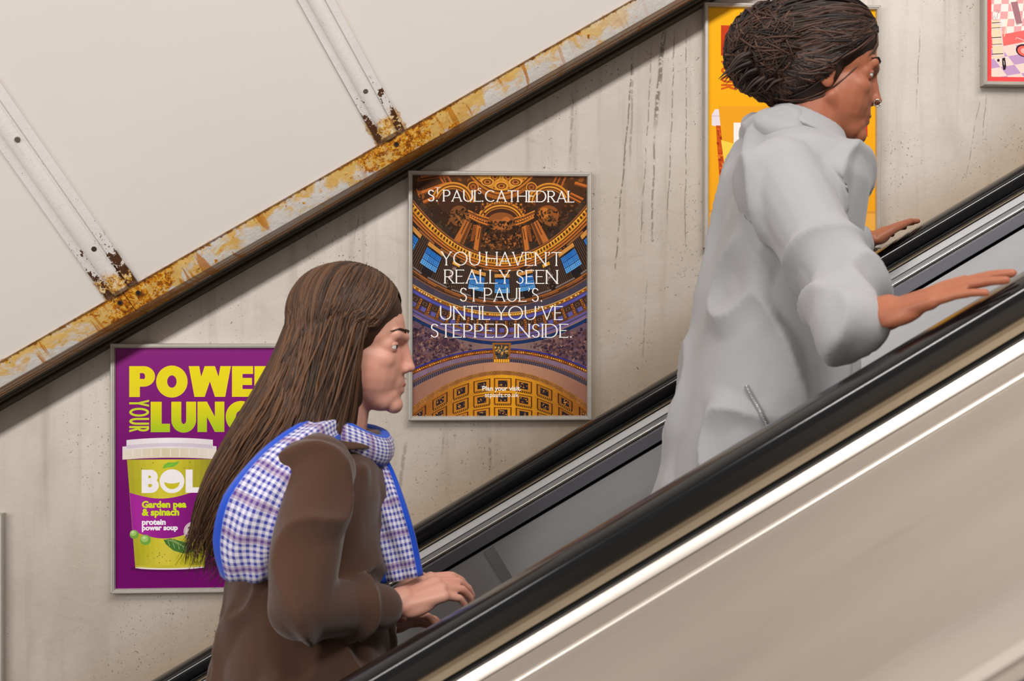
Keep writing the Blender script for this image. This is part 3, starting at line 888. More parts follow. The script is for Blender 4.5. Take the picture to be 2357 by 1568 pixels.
def dome_art():
    """looking up into a grand painted dome, gold and blue, with white lettering"""
    A = Art(); R = A.rnd; CX = 203.0
    KT = [(0, .0088), (35, .0083), (90, .0050), (140, .0037), (199, .00295), (260, .0020), (307, .0016), (390, .0014)]
    def M(sx, yb):
        x = CX + sx*(yb + 110); return (x, yb - table(KT, yb)*(x - CX)**2)
    def band(y0, y1, c0, c1=None, layer=1, s0=-1.3, s1=1.3, n=56):
        c1 = c1 or c0
        for i in range(n):
            a, b = s0 + (s1-s0)*i/n, s0 + (s1-s0)*(i+1)/n
            P = [M(a, y0), M(b, y0), M(b, y1), M(a, y1)]
            q = clip_box(P, 0, 0, A.w, A.h)
            if len(q) >= 3: A.p.append((q, lerp(c0, c1, .5 + .5*math.sin(i*2.1)), layer))
    def tile(sc, ds, y0, y1, col, layer):
        A.poly([M(sc-ds, y0), M(sc+ds, y0), M(sc+ds, y1), M(sc-ds, y1)], col, layer)
    A.rect(0, 0, 400, 552, (58, 34, 18), 0)
    # upper wall of arches and the coffered crown
    for i in range(30): A.rect(0, i*3, 400, i*3+3, lerp((84, 50, 22), (52, 31, 18), i/30), 1)
    for i in range(110):
        x = R.uniform(0, 400); A.blob(x, R.uniform(0, 70), R.uniform(3, 9), lerp((150, 84, 30), (60, 36, 18), R.random()), 1)
    for (x0, y0, x1, y1, w) in ((18,4,108,-12,5), (14,12,100,-4,2), (20,40,78,18,9), (24,62,70,40,8), (60,0,78,30,4), (68,0,84,30,2), (79,0,94,28,4), (8,30,16,50,3),
                                (330,0,316,30,4), (340,-2,324,32,3), (352,-2,336,34,4), (372,14,400,22,8), (362,38,400,56,6), (356,44,400,66,5)):
        A.line([(x0, y0), (x1, y1)], w, (196, 104, 40), 2); A.line([(x0, y0+w*.35), (x1, y1+w*.35)], w*.22, (96, 48, 20), 2)
    def gold_arch(cx, cy, rx, ry, a0=180, a1=360):
        for k, (dr, w, c) in enumerate(((0, 4.5, (214, 138, 44)), (-4.2, 2.6, (120, 66, 24)), (-7.5, 3.4, (230, 156, 54)), (-10.8, 2.2, (112, 60, 22)), (-13.5, 2.2, (186, 112, 40)))):
            A.line(arc(cx, cy, rx+dr, ry+dr, a0, a1, 26), w, c, 3)
        A.ell(cx, cy-4, rx-15, ry-15, (70, 40, 24), 2)
    gold_arch(203, 104, 54, 44, 188, 352); gold_arch(92, 62, 48, 46, 200, 358); gold_arch(314, 62, 48, 46, 182, 340)
    A.ell(203, 105, 33, 22, (146, 84, 38), 3); A.ell(196, 112, 22, 13, (170, 98, 44), 3); A.ell(214, 103, 10, 10, (186, 108, 46), 3)
    A.ell(106, 92, 22, 24, (128, 78, 40), 3); A.ell(112, 100, 18, 12, (152, 92, 46), 3)
    A.ell(310, 88, 26, 22, (150, 84, 34), 3); A.ell(302, 84, 12, 13, (196, 114, 42), 3); A.ell(318, 104, 16, 10, (140, 82, 38), 3)
    band(-14, 33, (206, 134, 42), (216, 146, 50), 4, n=60)
    band(33, 37, (96, 54, 22), None, 4); band(37, 42, (196, 118, 38), None, 4); band(42, 45, (104, 56, 24), None, 4); band(45, 54, (176, 100, 34), (150, 84, 30), 4, -.34, .34)
    for row, (yy, rx, ry, st) in enumerate(((22, 12, 7.5, .245), (4, 10, 6.5, .26))):
        for k in range(-3, 4):
            p = M((k + (0 if row == 0 else .5))*st, yy)
            A.ell(p[0], p[1], rx+2.5, ry+2, (238, 170, 62), 5); A.ell(p[0], p[1], rx, ry, (126, 70, 26), 5); A.ell(p[0], p[1]+.6, rx*.66, ry*.66, (204, 122, 42), 5); A.ell(p[0], p[1], rx*.36, ry*.4, (96, 52, 22), 5)
            p2 = M((k + .5)*st, yy + 7); A.ell(p2[0], p2[1], 2.6, 2.2, (140, 76, 26), 5, 8)
    for x in (138, 272):
        A.ell(x, 25, 13, 12.5, (222, 142, 48), 5); A.ell(x, 25, 10.5, 10, (110, 60, 24), 5); A.ell(x, 25, 7, 6.6, (170, 92, 36), 5); A.ell(x, 25, 3, 3, (96, 52, 22), 5)
    for k in range(9):
        x = 160 + k*11; A.ell(x, 60 + 4*abs(k-4)*.3, 4, 4, (120, 64, 26), 5, 10); A.ell(x, 60 + 4*abs(k-4)*.3, 2, 2, (206, 126, 44), 5, 8)
    # the dark painted zone: soft shapes only
    for i in range(900):
        yb = R.uniform(105, 180); sx = R.uniform(-.85, .85); p = M(sx, yb)
        if not (0 < p[0] < 400 and p[1] > 76): continue
        c = R.choice([(44, 29, 18), (58, 37, 22), (76, 48, 27), (98, 60, 32), (120, 72, 36), (34, 24, 16), (66, 43, 26), (50, 33, 20)])
        A.blob(p[0], p[1], R.uniform(2.0, 6.0), c, 3, .5)
    for i in range(170):
        yb = R.uniform(135, 178); sx = R.uniform(-.22, .22); p = M(sx, yb)
        A.blob(p[0], p[1], R.uniform(1.5, 4.2), R.choice([(150, 88, 40), (172, 102, 46), (90, 52, 28), (124, 72, 34)]), 3, .5)
    band(170, 186, (70, 52, 36), (50, 36, 26), 3)
    for i in range(260):
        p = M(R.uniform(-.8, .8), R.uniform(160, 178))
        A.blob(p[0], p[1], R.uniform(1.5, 3.6), R.choice([(38, 28, 20), (90, 58, 34), (60, 42, 28)]), 3, .45)
    # paired piers with capitals
    for sgn in (1, -1):
        mx = lambda x: CX + sgn*(x - CX)
        for (P, c) in (([(120,100),(129,106),(107,154),(94,147)], (186, 106, 46)), ([(129,106),(134,108),(113,157),(107,154)], (104, 60, 30)), ([(134,108),(136,109),(116,158),(113,157)], (150, 86, 40)),
                       ([(147,112),(156,117),(149,173),(139,168)], (196, 112, 46)), ([(156,117),(160,120),(153,174),(149,173)], (92, 52, 26)), ([(138,112),(147,112),(139,150),(132,150)], (150, 80, 34))):
            A.poly([(mx(x), y) for x, y in P], c, 4)
        A.line([(mx(124), 104), (mx(110), 134)], 2.2, (88, 50, 26), 5); A.line([(mx(153), 120), (mx(148), 146)], 2.2, (90, 50, 26), 5)
        for k in range(8): A.line([(mx(136), 116+k*4.6), (mx(142), 118+k*4.6)], 1.5, (92, 48, 22), 5)
        for k, (dy, w, c) in enumerate(((0, 3.4, (204, 122, 48)), (3.6, 2.2, (92, 52, 26)), (7.5, 5.0, (168, 92, 40)), (11.5, 2.0, (70, 40, 22)), (14.5, 4.0, (206, 120, 46)), (18, 1.8, (90, 50, 24)))):
            A.line([(mx(126 + k*.6), 79 + dy), (mx(150), 90 + dy), (mx(174 - k*.8), 97 + dy)], w, c, 5)
        for k in range(7): A.ell(mx(131 + k*5.6), 91 + k*2.2, 1.7, 1.5, (230, 150, 62), 6, 8)
        for k in range(16): A.blob(mx(148 + R.uniform(-9, 16)), 78 + R.uniform(-8, 8), 2.6, R.choice([(180, 96, 40), (70, 38, 20), (120, 66, 30)]), 5)
    # gilded cornice
    band(184, 187, (150, 88, 48), None, 4); band(187, 189, (80, 44, 24), None, 4); band(189, 203, (206, 134, 36), (224, 156, 50), 4)
    for k in range(-40, 41):
        tile(k*.0215, .0052, 192, 199, (74, 42, 18), 5); tile(k*.0215 + .0107, .0035, 190, 193, (246, 190, 80), 5)
    band(203, 205, (70, 38, 18), None, 4); band(205, 209, (196, 112, 40), None, 4); band(209, 211, (62, 36, 20), None, 4); band(211, 215, (176, 100, 42), None, 4)
    # the ring of windows
    band(215, 291, (50, 35, 28), (40, 29, 24), 4)
    for k in range(-30, 31):
        p = M(k*.029 + R.uniform(-.006, .006), 220); A.blob(p[0], p[1], 3.4, R.choice([(170, 96, 40), (110, 62, 30), (70, 42, 26)]), 5)
    for sc in (-.078, .078, -.235, .235, -.372, .372, -.52, .52):
        tile(sc, .047 if abs(sc) < .1 else .05, 219, 285, (68, 47, 36), 5)
        for j in range(-4, 5): tile(sc + j*.0105, .0026, 222, 282, (38, 26, 20), 6); tile(sc + j*.0105 + .0042, .0012, 222, 282, (104, 76, 58), 6)
        tile(sc, .052, 217, 221, (150, 92, 46), 6); tile(sc, .056, 283, 286.5, (124, 108, 104), 6)
    def window(sc, ds, y0, y1):
        tile(sc, ds*1.12, y0-13, y1+14, (34, 26, 28), 5)
        tile(sc, ds*1.08, y0-11, y0-3, (206, 142, 66), 6)
        n = 6
        for r in range(3):
            for q in range(3):
                a = lerp((36, 110, 196), (104, 176, 236), (r + R.random()*.6)/2.6)
                tile(sc - ds + ds*2*(q+.5)/3, ds/3*.93, y0 + (y1-y0)*r/3 + .8, y0 + (y1-y0)*(r+1)/3 - .6, a, 6)
        for q in range(1, 9): tile(sc - ds + ds*2*q/9, ds*.018, y0, y1, (24, 66, 128), 7)
        for r in range(1, 9): tile(sc, ds, y0 + (y1-y0)*r/9 - .28, y0 + (y1-y0)*r/9 + .28, (24, 66, 128), 7)
    for sc in (0.004, -.157, .160): window(sc, .047, 237, 270)
    for sc in (-.447, .444, -.60, .60): window(sc, .048, 233, 268)
    for sc in (-.305, .303):
        tile(sc, .032, 228, 268, (60, 44, 36), 5); tile(sc, .024, 226, 233, (226, 160, 40), 6)
        for k in range(9):
            p = M(sc + R.uniform(-.018, .018), R.uniform(238, 264)); A.blob(p[0], p[1], 4, R.choice([(128, 104, 100), (96, 76, 72), (150, 124, 116)]), 6)
        for k in range(10):
            p = M(sc + R.uniform(-.03, .03), R.uniform(270, 281)); A.blob(p[0], p[1], 2.4, R.choice([(100, 78, 60), (52, 38, 30)]), 6)
    band(288, 291, (160, 92, 40), None, 5); band(291, 295, (84, 52, 32), (150, 86, 44), 5); band(295, 298, (54, 38, 32), None, 5); band(298, 300, (140, 86, 50), None, 5)
    band(300, 314, (74, 66, 80), (66, 60, 74), 5)
    for k in range(-36, 37): p = M(k*.024, 298); A.blob(p[0], p[1], 2.0, (110, 66, 34), 6)
    band(314, 316, (206, 160, 96), None, 5); band(316, 323, (170, 104, 28), (150, 90, 24), 5)
    for k in range(-62, 63):
        p = M(k*.0125, 319.5); A.blob(p[0], p[1], 2.3, R.choice([(250, 206, 90), (236, 180, 60), (112, 66, 20), (255, 226, 140)]), 6)
    band(323, 326, (70, 60, 110), None, 5); band(326, 332, (78, 78, 160), (90, 88, 172), 5); band(332, 334, (62, 44, 44), None, 5)
    # coffers between brackets
    band(334, 362, (80, 54, 42), (70, 48, 40), 5)
    for k in range(-18, 19):
        sc = k*.0485
        tile(sc, .016, 336, 347, (52, 34, 28), 6); tile(sc, .011, 338, 345, (110, 76, 56), 6); tile(sc, .006, 339.5, 343.5, (46, 30, 26), 7)
        tile(sc + .0242, .0055, 334, 361, (150, 84, 36), 6); tile(sc + .0242, .0025, 335, 360, (86, 48, 24), 7)
        for j in range(5): p = M(sc + .0242 + R.uniform(-.004, .004), 336 + j*5); A.blob(p[0], p[1], 1.7, (212, 130, 44), 7)
        tile(sc, .014, 350, 360, (96, 88, 156), 6); tile(sc - .012, .004, 350, 360, (60, 52, 96), 7)
    band(361, 365, (132, 80, 44), (90, 54, 34), 6); band(365, 371, (100, 86, 140), None, 6); band(371, 373, (60, 46, 66), None, 6); band(373, 378, (112, 96, 146), None, 6)
    band(378, 381, (150, 110, 98), None, 6); band(381, 389, (26, 50, 96), (22, 44, 88), 6)
    # below the ring: spandrels and the great arch
    for i in range(44):
        y = 330 + i*4
        for seg in range(20):
            x = seg*20
            P = [(x, y), (x+20, y), (x+20, y+4), (x, y+4)]
            if y + 2 > 389 - table(KT, 389)*(x+10-CX)**2 - 2: A.poly(P, lerp((146, 118, 102), (98, 74, 92), min(1, abs(x+10-CX)/200)), 5)
    band(381, 389, (26, 50, 96), (22, 44, 88), 6)
    for sgn in (-1, 1):
        for i in range(70):
            d = R.uniform(95, 200); x = CX + sgn*d; y = R.uniform(396 - .0014*d*d, 394 + .00117*d*d)
            A.blob(x, y, R.uniform(6, 12), R.choice([(96, 68, 74), (84, 58, 66), (116, 84, 84), (72, 52, 64)]), 6, .6)
        for i in range(420):
            d = R.uniform(64, 206); x = CX + sgn*d
            top = 392 - .0014*d*d; bot = 396 + .00117*d*d
            y = R.uniform(top + 2, bot)
            if R.random() < (d - 60)/110:
                A.blob(x, y, R.uniform(2, 5.5), R.choice([(60, 40, 52), (84, 54, 58), (110, 74, 70), (46, 34, 50), (130, 92, 84), (74, 46, 66), (150, 110, 98), (96, 66, 72), (72, 50, 60)]), 6, .6)
    K2 = [(396, .00116), (408, .0012), (428, .00145), (448, .0020), (459, .0021), (560, .0016)]
    def M2(x, yb): return (x, yb + table(K2, yb)*(x - CX)**2)
    def arch(y0, y1, c0, c1=None, layer=7, n=50):
        for i in range(n):
            a, b = 400*i/n, 400*(i+1)/n
            A.poly([M2(a, y0), M2(b, y0), M2(b, y1), M2(a, y1)], lerp(c0, c1 or c0, .5+.5*math.sin(i*1.7)), layer)
    arch(396, 399, (38, 46, 140)); arch(399, 408, (96, 52, 24), (130, 70, 28)); arch(408, 417, (134, 108, 128), (126, 100, 122)); arch(417, 420, (96, 60, 44)); arch(420, 428, (92, 80, 92))
    for k in range(86):
        x = 2 + k*4.65; A.poly([M2(x, 421), M2(x+1.9, 421), M2(x+1.9 , 427.5), M2(x, 427.5)], (46, 38, 50), 8)
        p = M2(x, 403.5); A.blob(p[0], p[1], 2.0, R.choice([(236, 150, 40), (200, 110, 30), (250, 190, 80)]), 8)
        p = M2(x, 418.6); A.ell(p[0], p[1], 1.1, 1.0, (196, 130, 70), 8, 8)
    for i in range(50):
        a, b = 8*i, 8*i+8; t = abs(a - CX)/200
        A.poly([M2(a, 428), M2(b, 428), M2(b, 448), M2(a, 448)], lerp((196, 142, 108), (150, 104, 88), t), 7)
    for x in (60, 112, 160, 250, 300, 346): A.line([M2(x, 429), M2(x+2, 447)], .8, (160, 110, 84), 8)
    arch(448, 458, (176, 116, 56), (150, 96, 48))
    for k in range(64):
        p = M2(4 + k*6.3, 453); A.ell(p[0], p[1], 2.5, 2.5, (92, 52, 26), 8, 8); A.ell(p[0], p[1], 1.2, 1.2, (226, 160, 70), 8, 6)
    # golden coffered vault
    for i in range(40):
        a, b = 10*i, 10*i + 10; t = min(1, abs(a + 5 - CX - 10)/190)
        for j in range(10):
            y0, y1 = 458 + j*11, 469 + j*11
            A.poly([M2(a, y0), M2(b, y0), M2(b, y1), M2(a, y1)], lerp((238, 166, 30), (146, 84, 36), t*.9 + .05*(j % 2)), 7)
    for r, yc in enumerate((478, 512, 545)):
        for k in range(-5, 6):
            xc = CX + 3 + k*(48 + r*.4); t = min(1, abs(xc - CX)/200)
            w = 17.5*(1 - .25*t); h = 12.5
            q = lambda x, y: M2(x, y)
            A.poly([q(xc-w-3, yc-h-1), q(xc+w+3, yc-h-1), q(xc+w+3, yc+h+3), q(xc-w-3, yc+h+3)], lerp((110, 58, 14), (66, 36, 18), t), 8)
            A.poly([q(xc-w, yc-h+1), q(xc+w, yc-h+1), q(xc+w, yc+h-1), q(xc-w, yc+h-1)], lerp((222, 146, 34), (140, 84, 38), t), 9)
            A.poly([q(xc-w*.62, yc-h*.6), q(xc+w*.62, yc-h*.6), q(xc+w*.62, yc+h*.6), q(xc-w*.62, yc+h*.6)], (44, 34, 38), 10)
            for j in range(9):
                p = q(xc + R.uniform(-w*.5, w*.5), yc + R.uniform(-h*.45, h*.45)); A.blob(p[0], p[1], 1.9, R.choice([(222, 150, 60), (150, 92, 40), (90, 66, 60)]), 11)
            for j in range(9):
                p = q(xc - w - 2 + j*(2*w+4)/8, yc + h + 1.4); A.ell(p[0], p[1], .9, .9, (250, 190, 80), 9, 6)
    # ornament on the crown of the arch
    A.poly([(182, 384), (225, 384), (221, 430), (185, 430)], (150, 92, 30), 8); A.poly([(187, 388), (220, 388), (216, 421), (190, 421)], (62, 60, 62), 9)
    for k in range(46): A.blob(R.uniform(189, 218), R.uniform(390, 419), 2.6, R.choice([(190, 130, 50), (80, 100, 116), (40, 36, 36), (230, 170, 70), (120, 84, 44)]), 10)
    for k in range(7): A.rect(186 + k*5.2, 422, 189.6 + k*5.2, 429, (250, 180, 50), 10)
    # lettering
    Wt = (246, 244, 240); lt = dict(tv=.088, th=.056, gap=.115, space=.27, serif=1.15)
    for (tx, x0, x1, yt, yb) in (("YOU HAVEN'T", 64.5, 341, 174, 206), ("REALLY SEEN", 72, 333, 215.5, 247.5), ("ST PAUL'S.", 107, 297, 257, 289), ("UNTIL YOU'VE", 62, 344, 299, 331), ("STEPPED INSIDE.", 40, 365, 340, 372)):
        A.text(tx, x0, x1, yt, yb, lt['tv'], lt['th'], Wt, 14, 1.0, lt['gap'], lt['space'], lt['serif'])
    hd = (.11, .07)
    def head(tx, x0, x1, yt=32, yb=59): A.text(tx, x0, x1, yt, yb, hd[0], hd[1], Wt, 14, 1.0, .10, .27, 1.1)
    head('S', 33.5, 50); head('T', 50.5, 62.5, 26.5, 41); A.ell(55, 57.6, 1.9, 1.9, Wt, 14, 12)
    head('PAUL', 69, 156); head('S', 148.5, 157, 27, 41); A.ell(159.5, 57.6, 1.9, 1.9, Wt, 14, 12); head('CATHEDRAL', 165, 371)
    A.type('Plan your visit.', 159, 494, 89, Wt, 14, .022); A.type('stpauls.co.uk', 165, 509, 78, Wt, 14, .008)
    return A

def leaf(A, x, y, w, h, c, layer):
    A.poly([(x, y), (x + w*.10, y - h*.55), (x + w*.35, y - h*.85), (x + w*.62, y - h*.80), (x + w, y - h), (x + w*.86, y - h*.55), (x + w*.62, y - h*.22), (x + w*.35, y - h*.16)], c, layer)
    A.line([(x + w*.2, y - h*.3), (x + w*.6, y - h*.55)], h*.05, tuple(v*1.25 if v < 200 else v for v in c), layer + 1)

def bol_logo(A, x, y, w, h, col, layer, back):
    """B, a smiling O with a leaf, L"""
    A.text('B', x, x + w*.292, y, y + h, .27, .25, col, layer, 1.12)
    cx, cy, r = x + w*.515, y + h*.5, h*.515
    A.ell(cx, cy, r, r, col, layer, 40)
    up = [(cx + r*.62*t, cy + r*(.06 + .13*(1 - t*t))) for t in [k/8 - 1 for k in range(17)]]
    lo = [(cx + r*.62*math.cos(a), cy + r*.06 + r*.60*math.sin(a)) for a in [math.pi*k/16 for k in range(17)]][::-1]
    for i in range(16): A.poly([up[i], up[i+1], lo[i+1], lo[i]], back, layer + 1)
    A.rect(x + w*.747, y, x + w*.865, y + h, col, layer); A.rect(x + w*.747, y + h*.77, x + w, y + h, col, layer)

def advert_purple():
    A = Art(); R = A.rnd
    for i in range(46):
        A.poly([(0, i*12), (400, i*12), (400, i*12+12), (0, i*12+12)], lerp((140, 34, 128), (112, 0, 102), min(1, i/26)), 0)
    A.text('POWER', 30, 371, 41, 112, .3, .3, (245, 226, 26), 3, 1, .035, .3, 0.0, False, (236, 220, 30), True)
    A.text('LUNCH', 77.5, 371, 123, 193, .3, .3, (238, 222, 20), 3, 1, .045, .3, 0.0, False, (168, 200, 32), True)
    A.text('YOUR', 30, 74, 119, 192, .145, .13, (206, 218, 40), 3, .62, .09, .3, 0.0, True)
    # the pot of soup
    A.ell(126, 507, 96, 9, (92, 0, 84), 1, 30)
    prev = None
    for i in range(26):
        t = i/25; y = 256 + (506-256)*t; xl = 25 + (43.5-25)*t; xr = 216 - (216-197)*t
        if prev:
            py, pxl, pxr = prev; n = 14
            for j in range(n):
                a, b = j/n, (j+1)/n
                sh = 1 - .30*abs((a+b)/2 - .42)**1.6*2.2
                base = lerp((222, 206, 60), (204, 196, 40), .5 + .25*math.sin(i*.35) + .25*math.sin(j*.6+1))
                base = lerp(base, (226, 206, 110), .30*(1 if 14 < i < 25 else .5)*(.5+.5*math.sin(i*.5+j*.5)))
                A.poly([(pxl+(pxr-pxl)*a, py), (pxl+(pxr-pxl)*b, py), (xl+(xr-xl)*b, y), (xl+(xr-xl)*a, y)], tuple(v*sh for v in base), 2)
        prev = (y, xl, xr)
    A.poly([(43.5, 504)] + [(120 + 77*math.cos(a), 504 + 6*math.sin(a)) for a in [math.pi - math.pi*k/14 for k in range(15)]] + [(197, 504)], (236, 226, 220), 3)
    A.poly([(44.5, 500)] + [(120 + 76*math.cos(a), 501 + 5.5*math.sin(a)) for a in [math.pi - math.pi*k/14 for k in range(15)]] + [(196, 500)], (204, 192, 60), 4)
    for i in range(150):
        y = R.uniform(262, 498); t = (y-256)/250; x = R.uniform(30+18*t, 210-18*t)
        if 335 < y < 430: continue
        A.blob(x, y, R.uniform(.5, 1.7), R.choice([(84, 90, 20), (110, 104, 30), (60, 70, 20), (150, 130, 40)]), 4)
    # purple wrap
    n = 24
    for j in range(n):
        a, b = j/n, (j+1)/n
        def top(t): return 332 + 14*math.sin(math.pi*min(1, t/.78)) if t < .78 else 332 - 18*((t-.78)/.22)
        def bot(t): return 420 + 18*math.sin(math.pi*min(1, t/.85))
        xt = lambda t: 31 + (210-31)*t
        xb = lambda t: 37.5 + (203-37.5)*t
        A.poly([(xt(a), top(a)), (xt(b), top(b)), (xb(b), bot(b)), (xb(a), bot(a))], lerp((172, 40, 158), (118, 10, 110), abs((a+b)/2 - .12)*1.2), 5)
    bol_logo(A, 57.5, 279.5, 131, 53.5, (248, 242, 244), 6, (206, 196, 40))
    leaf(A, 104, 277, 38, 17, (120, 186, 60), 6)
    A.type('Garden pea', 58, 366.5, 99, (214, 232, 20), 7, .045); A.type('& spinach', 58, 384.5, 83, (214, 232, 20), 7, .045)
    A.type('protein', 58, 406, 53, (250, 246, 250), 7, .045); A.type('power soup', 58, 418.5, 80, (250, 246, 250), 7, .045)
    for (x, y, r) in ((66, 441, 12), (41, 428, 10)):
        A.ell(x, y, r, r, (116, 168, 66), 6, 24); A.ell(x-2, y-3, r*.72, r*.66, (164, 200, 110), 7, 20); A.ell(x-3, y-5, r*.3, r*.25, (206, 226, 160), 8, 12)
    A.poly([(106, 441), (122, 438), (150, 446), (178, 462), (172, 470), (150, 473), (128, 466), (112, 452)], (70, 116, 50), 6)
    A.poly([(108, 441), (126, 446), (150, 458), (176, 464), (150, 455), (128, 440)], (128, 158, 88), 7)
    for k in range(5): A.line([(116+k*11, 444+k*4.5), (120+k*11, 456+k*3.8)], 1.0, (176, 196, 130), 8)
    A.ell(173, 422, 22, 22, (232, 222, 226), 8, 30); A.ell(173, 422, 20.6, 20.6, (150, 92, 120), 9, 30); A.ell(173, 422, 19.6, 19.6, (214, 196, 200), 10, 30)
    A.type('2', 160, 424, 9.5, (120, 60, 96), 11, .05); A.type('PROT', 156, 436.5, 24, (120, 60, 96), 11, .03)
    # lid
    def lid(x0, x1, y0, y1, sag, c0, c1, layer):
        n = 22
        for j in range(n):
            a, b = j/n, (j+1)/n
            s_ = lambda t: sag*(1 - (2*t-1)**2)
            A.poly([(x0+(x1-x0)*a, y0 + sag - s_(a)), (x0+(x1-x0)*b, y0 + sag - s_(b)), (x0+(x1-x0)*b, y1 + sag - s_(b)), (x0+(x1-x0)*a, y1 + sag - s_(a))], lerp(c0, c1, abs((a+b)/2-.45)*1.4), layer)
    lid(15, 224, 223, 252, 4, (222, 206, 176), (236, 226, 224), 8)
    for k in range(9): A.rect(36 + k*21, 231, 38.5 + k*21, 249, (238, 228, 214), 9)
    lid(15, 224, 222, 230, 4, (238, 230, 232), (220, 210, 214), 9)
    lid(24, 216, 206, 224, 5, (246, 240, 242), (224, 212, 218), 10); lid(25, 215, 218, 226, 5, (222, 208, 222), (206, 192, 206), 11)
    return A

def advert_orange():
    A = Art(); R = A.rnd
    for i in range(46):
        A.rect(0, i*12, 400, i*12+12, lerp((255, 186, 0), (246, 170, 30), min(1, i/36)) if i*12 < 470 else (244, 178, 74), 0)
    c1, c2 = (206, 66, 18), (196, 48, 12)
    A.text('POWER', 30, 371, 41, 112, .3, .3, c1, 3, 1, .035, .3, 0.0, False, c2, True)
    A.text('LUNCH', 77.5, 371, 123, 193, .3, .3, c1, 3, 1, .045, .3, 0.0, False, c2, True)
    A.text('YOUR', 30, 74, 119, 192, .145, .13, (214, 92, 16), 3, .62, .09, .3, 0.0, True)
    # tub: white lid, spiced side and printed front
    A.poly([(8, 252), (16, 238), (214, 234), (226, 252), (226, 276), (216, 282), (24, 279), (8, 276)], (238, 226, 234), 2)
    A.poly([(8, 252), (226, 252), (226, 256), (8, 256)], (222, 206, 214), 3)
    A.poly([(18, 276), (214, 280), (196, 474), (31, 474)], (206, 84, 22), 2)
    for i in range(70):
        y = R.uniform(282, 470); t = (y-276)/200; x = R.uniform(20 + 12*t, 30 + 20*t)
        A.blob(x, y, R.uniform(1.5, 5), R.choice([(190, 62, 20), (226, 104, 30), (160, 50, 18), (236, 130, 40)]), 3)
    A.poly([(24, 231), (228, 228), (204, 476), (50, 474)], (242, 166, 30), 4)
    A.poly([(30, 310), (60, 318), (120, 322), (212, 322), (206, 420), (120, 424), (70, 412), (42, 396)], (252, 214, 76), 5)
    bol_logo(A, 60, 269, 118, 50, (250, 246, 240), 6, (236, 150, 30))
    leaf(A, 98, 268, 36, 14, (112, 170, 84), 6)
    A.type('Coconut', 61, 349, 74, (224, 84, 76), 7, .045); A.type('turmeric', 61, 365, 78, (224, 84, 76), 7, .045)
    A.type('with', 61, 383, 27, (252, 244, 226), 7, .03); A.type('&', 61, 398, 11, (252, 244, 226), 7, .03)
    A.ell(76, 430, 21, 21, (238, 224, 210), 6, 30); A.ell(76, 430, 19.4, 19.4, (236, 160, 40), 7, 30); A.ell(76, 430, 18, 18, (242, 226, 206), 8, 30)
    for i in range(20):
        A.rect(i*20, 474, i*20+20, 480, (226, 156, 60), 1)
    A.poly([(340, 250), (380, 240), (381, 298), (366, 298)], (206, 60, 40), 4)
    A.type('protein.', 282, 342, 62, (252, 246, 236), 7, .04); A.type('Fibre.', 283, 379, 42, (252, 246, 236), 7, .03)
    return A

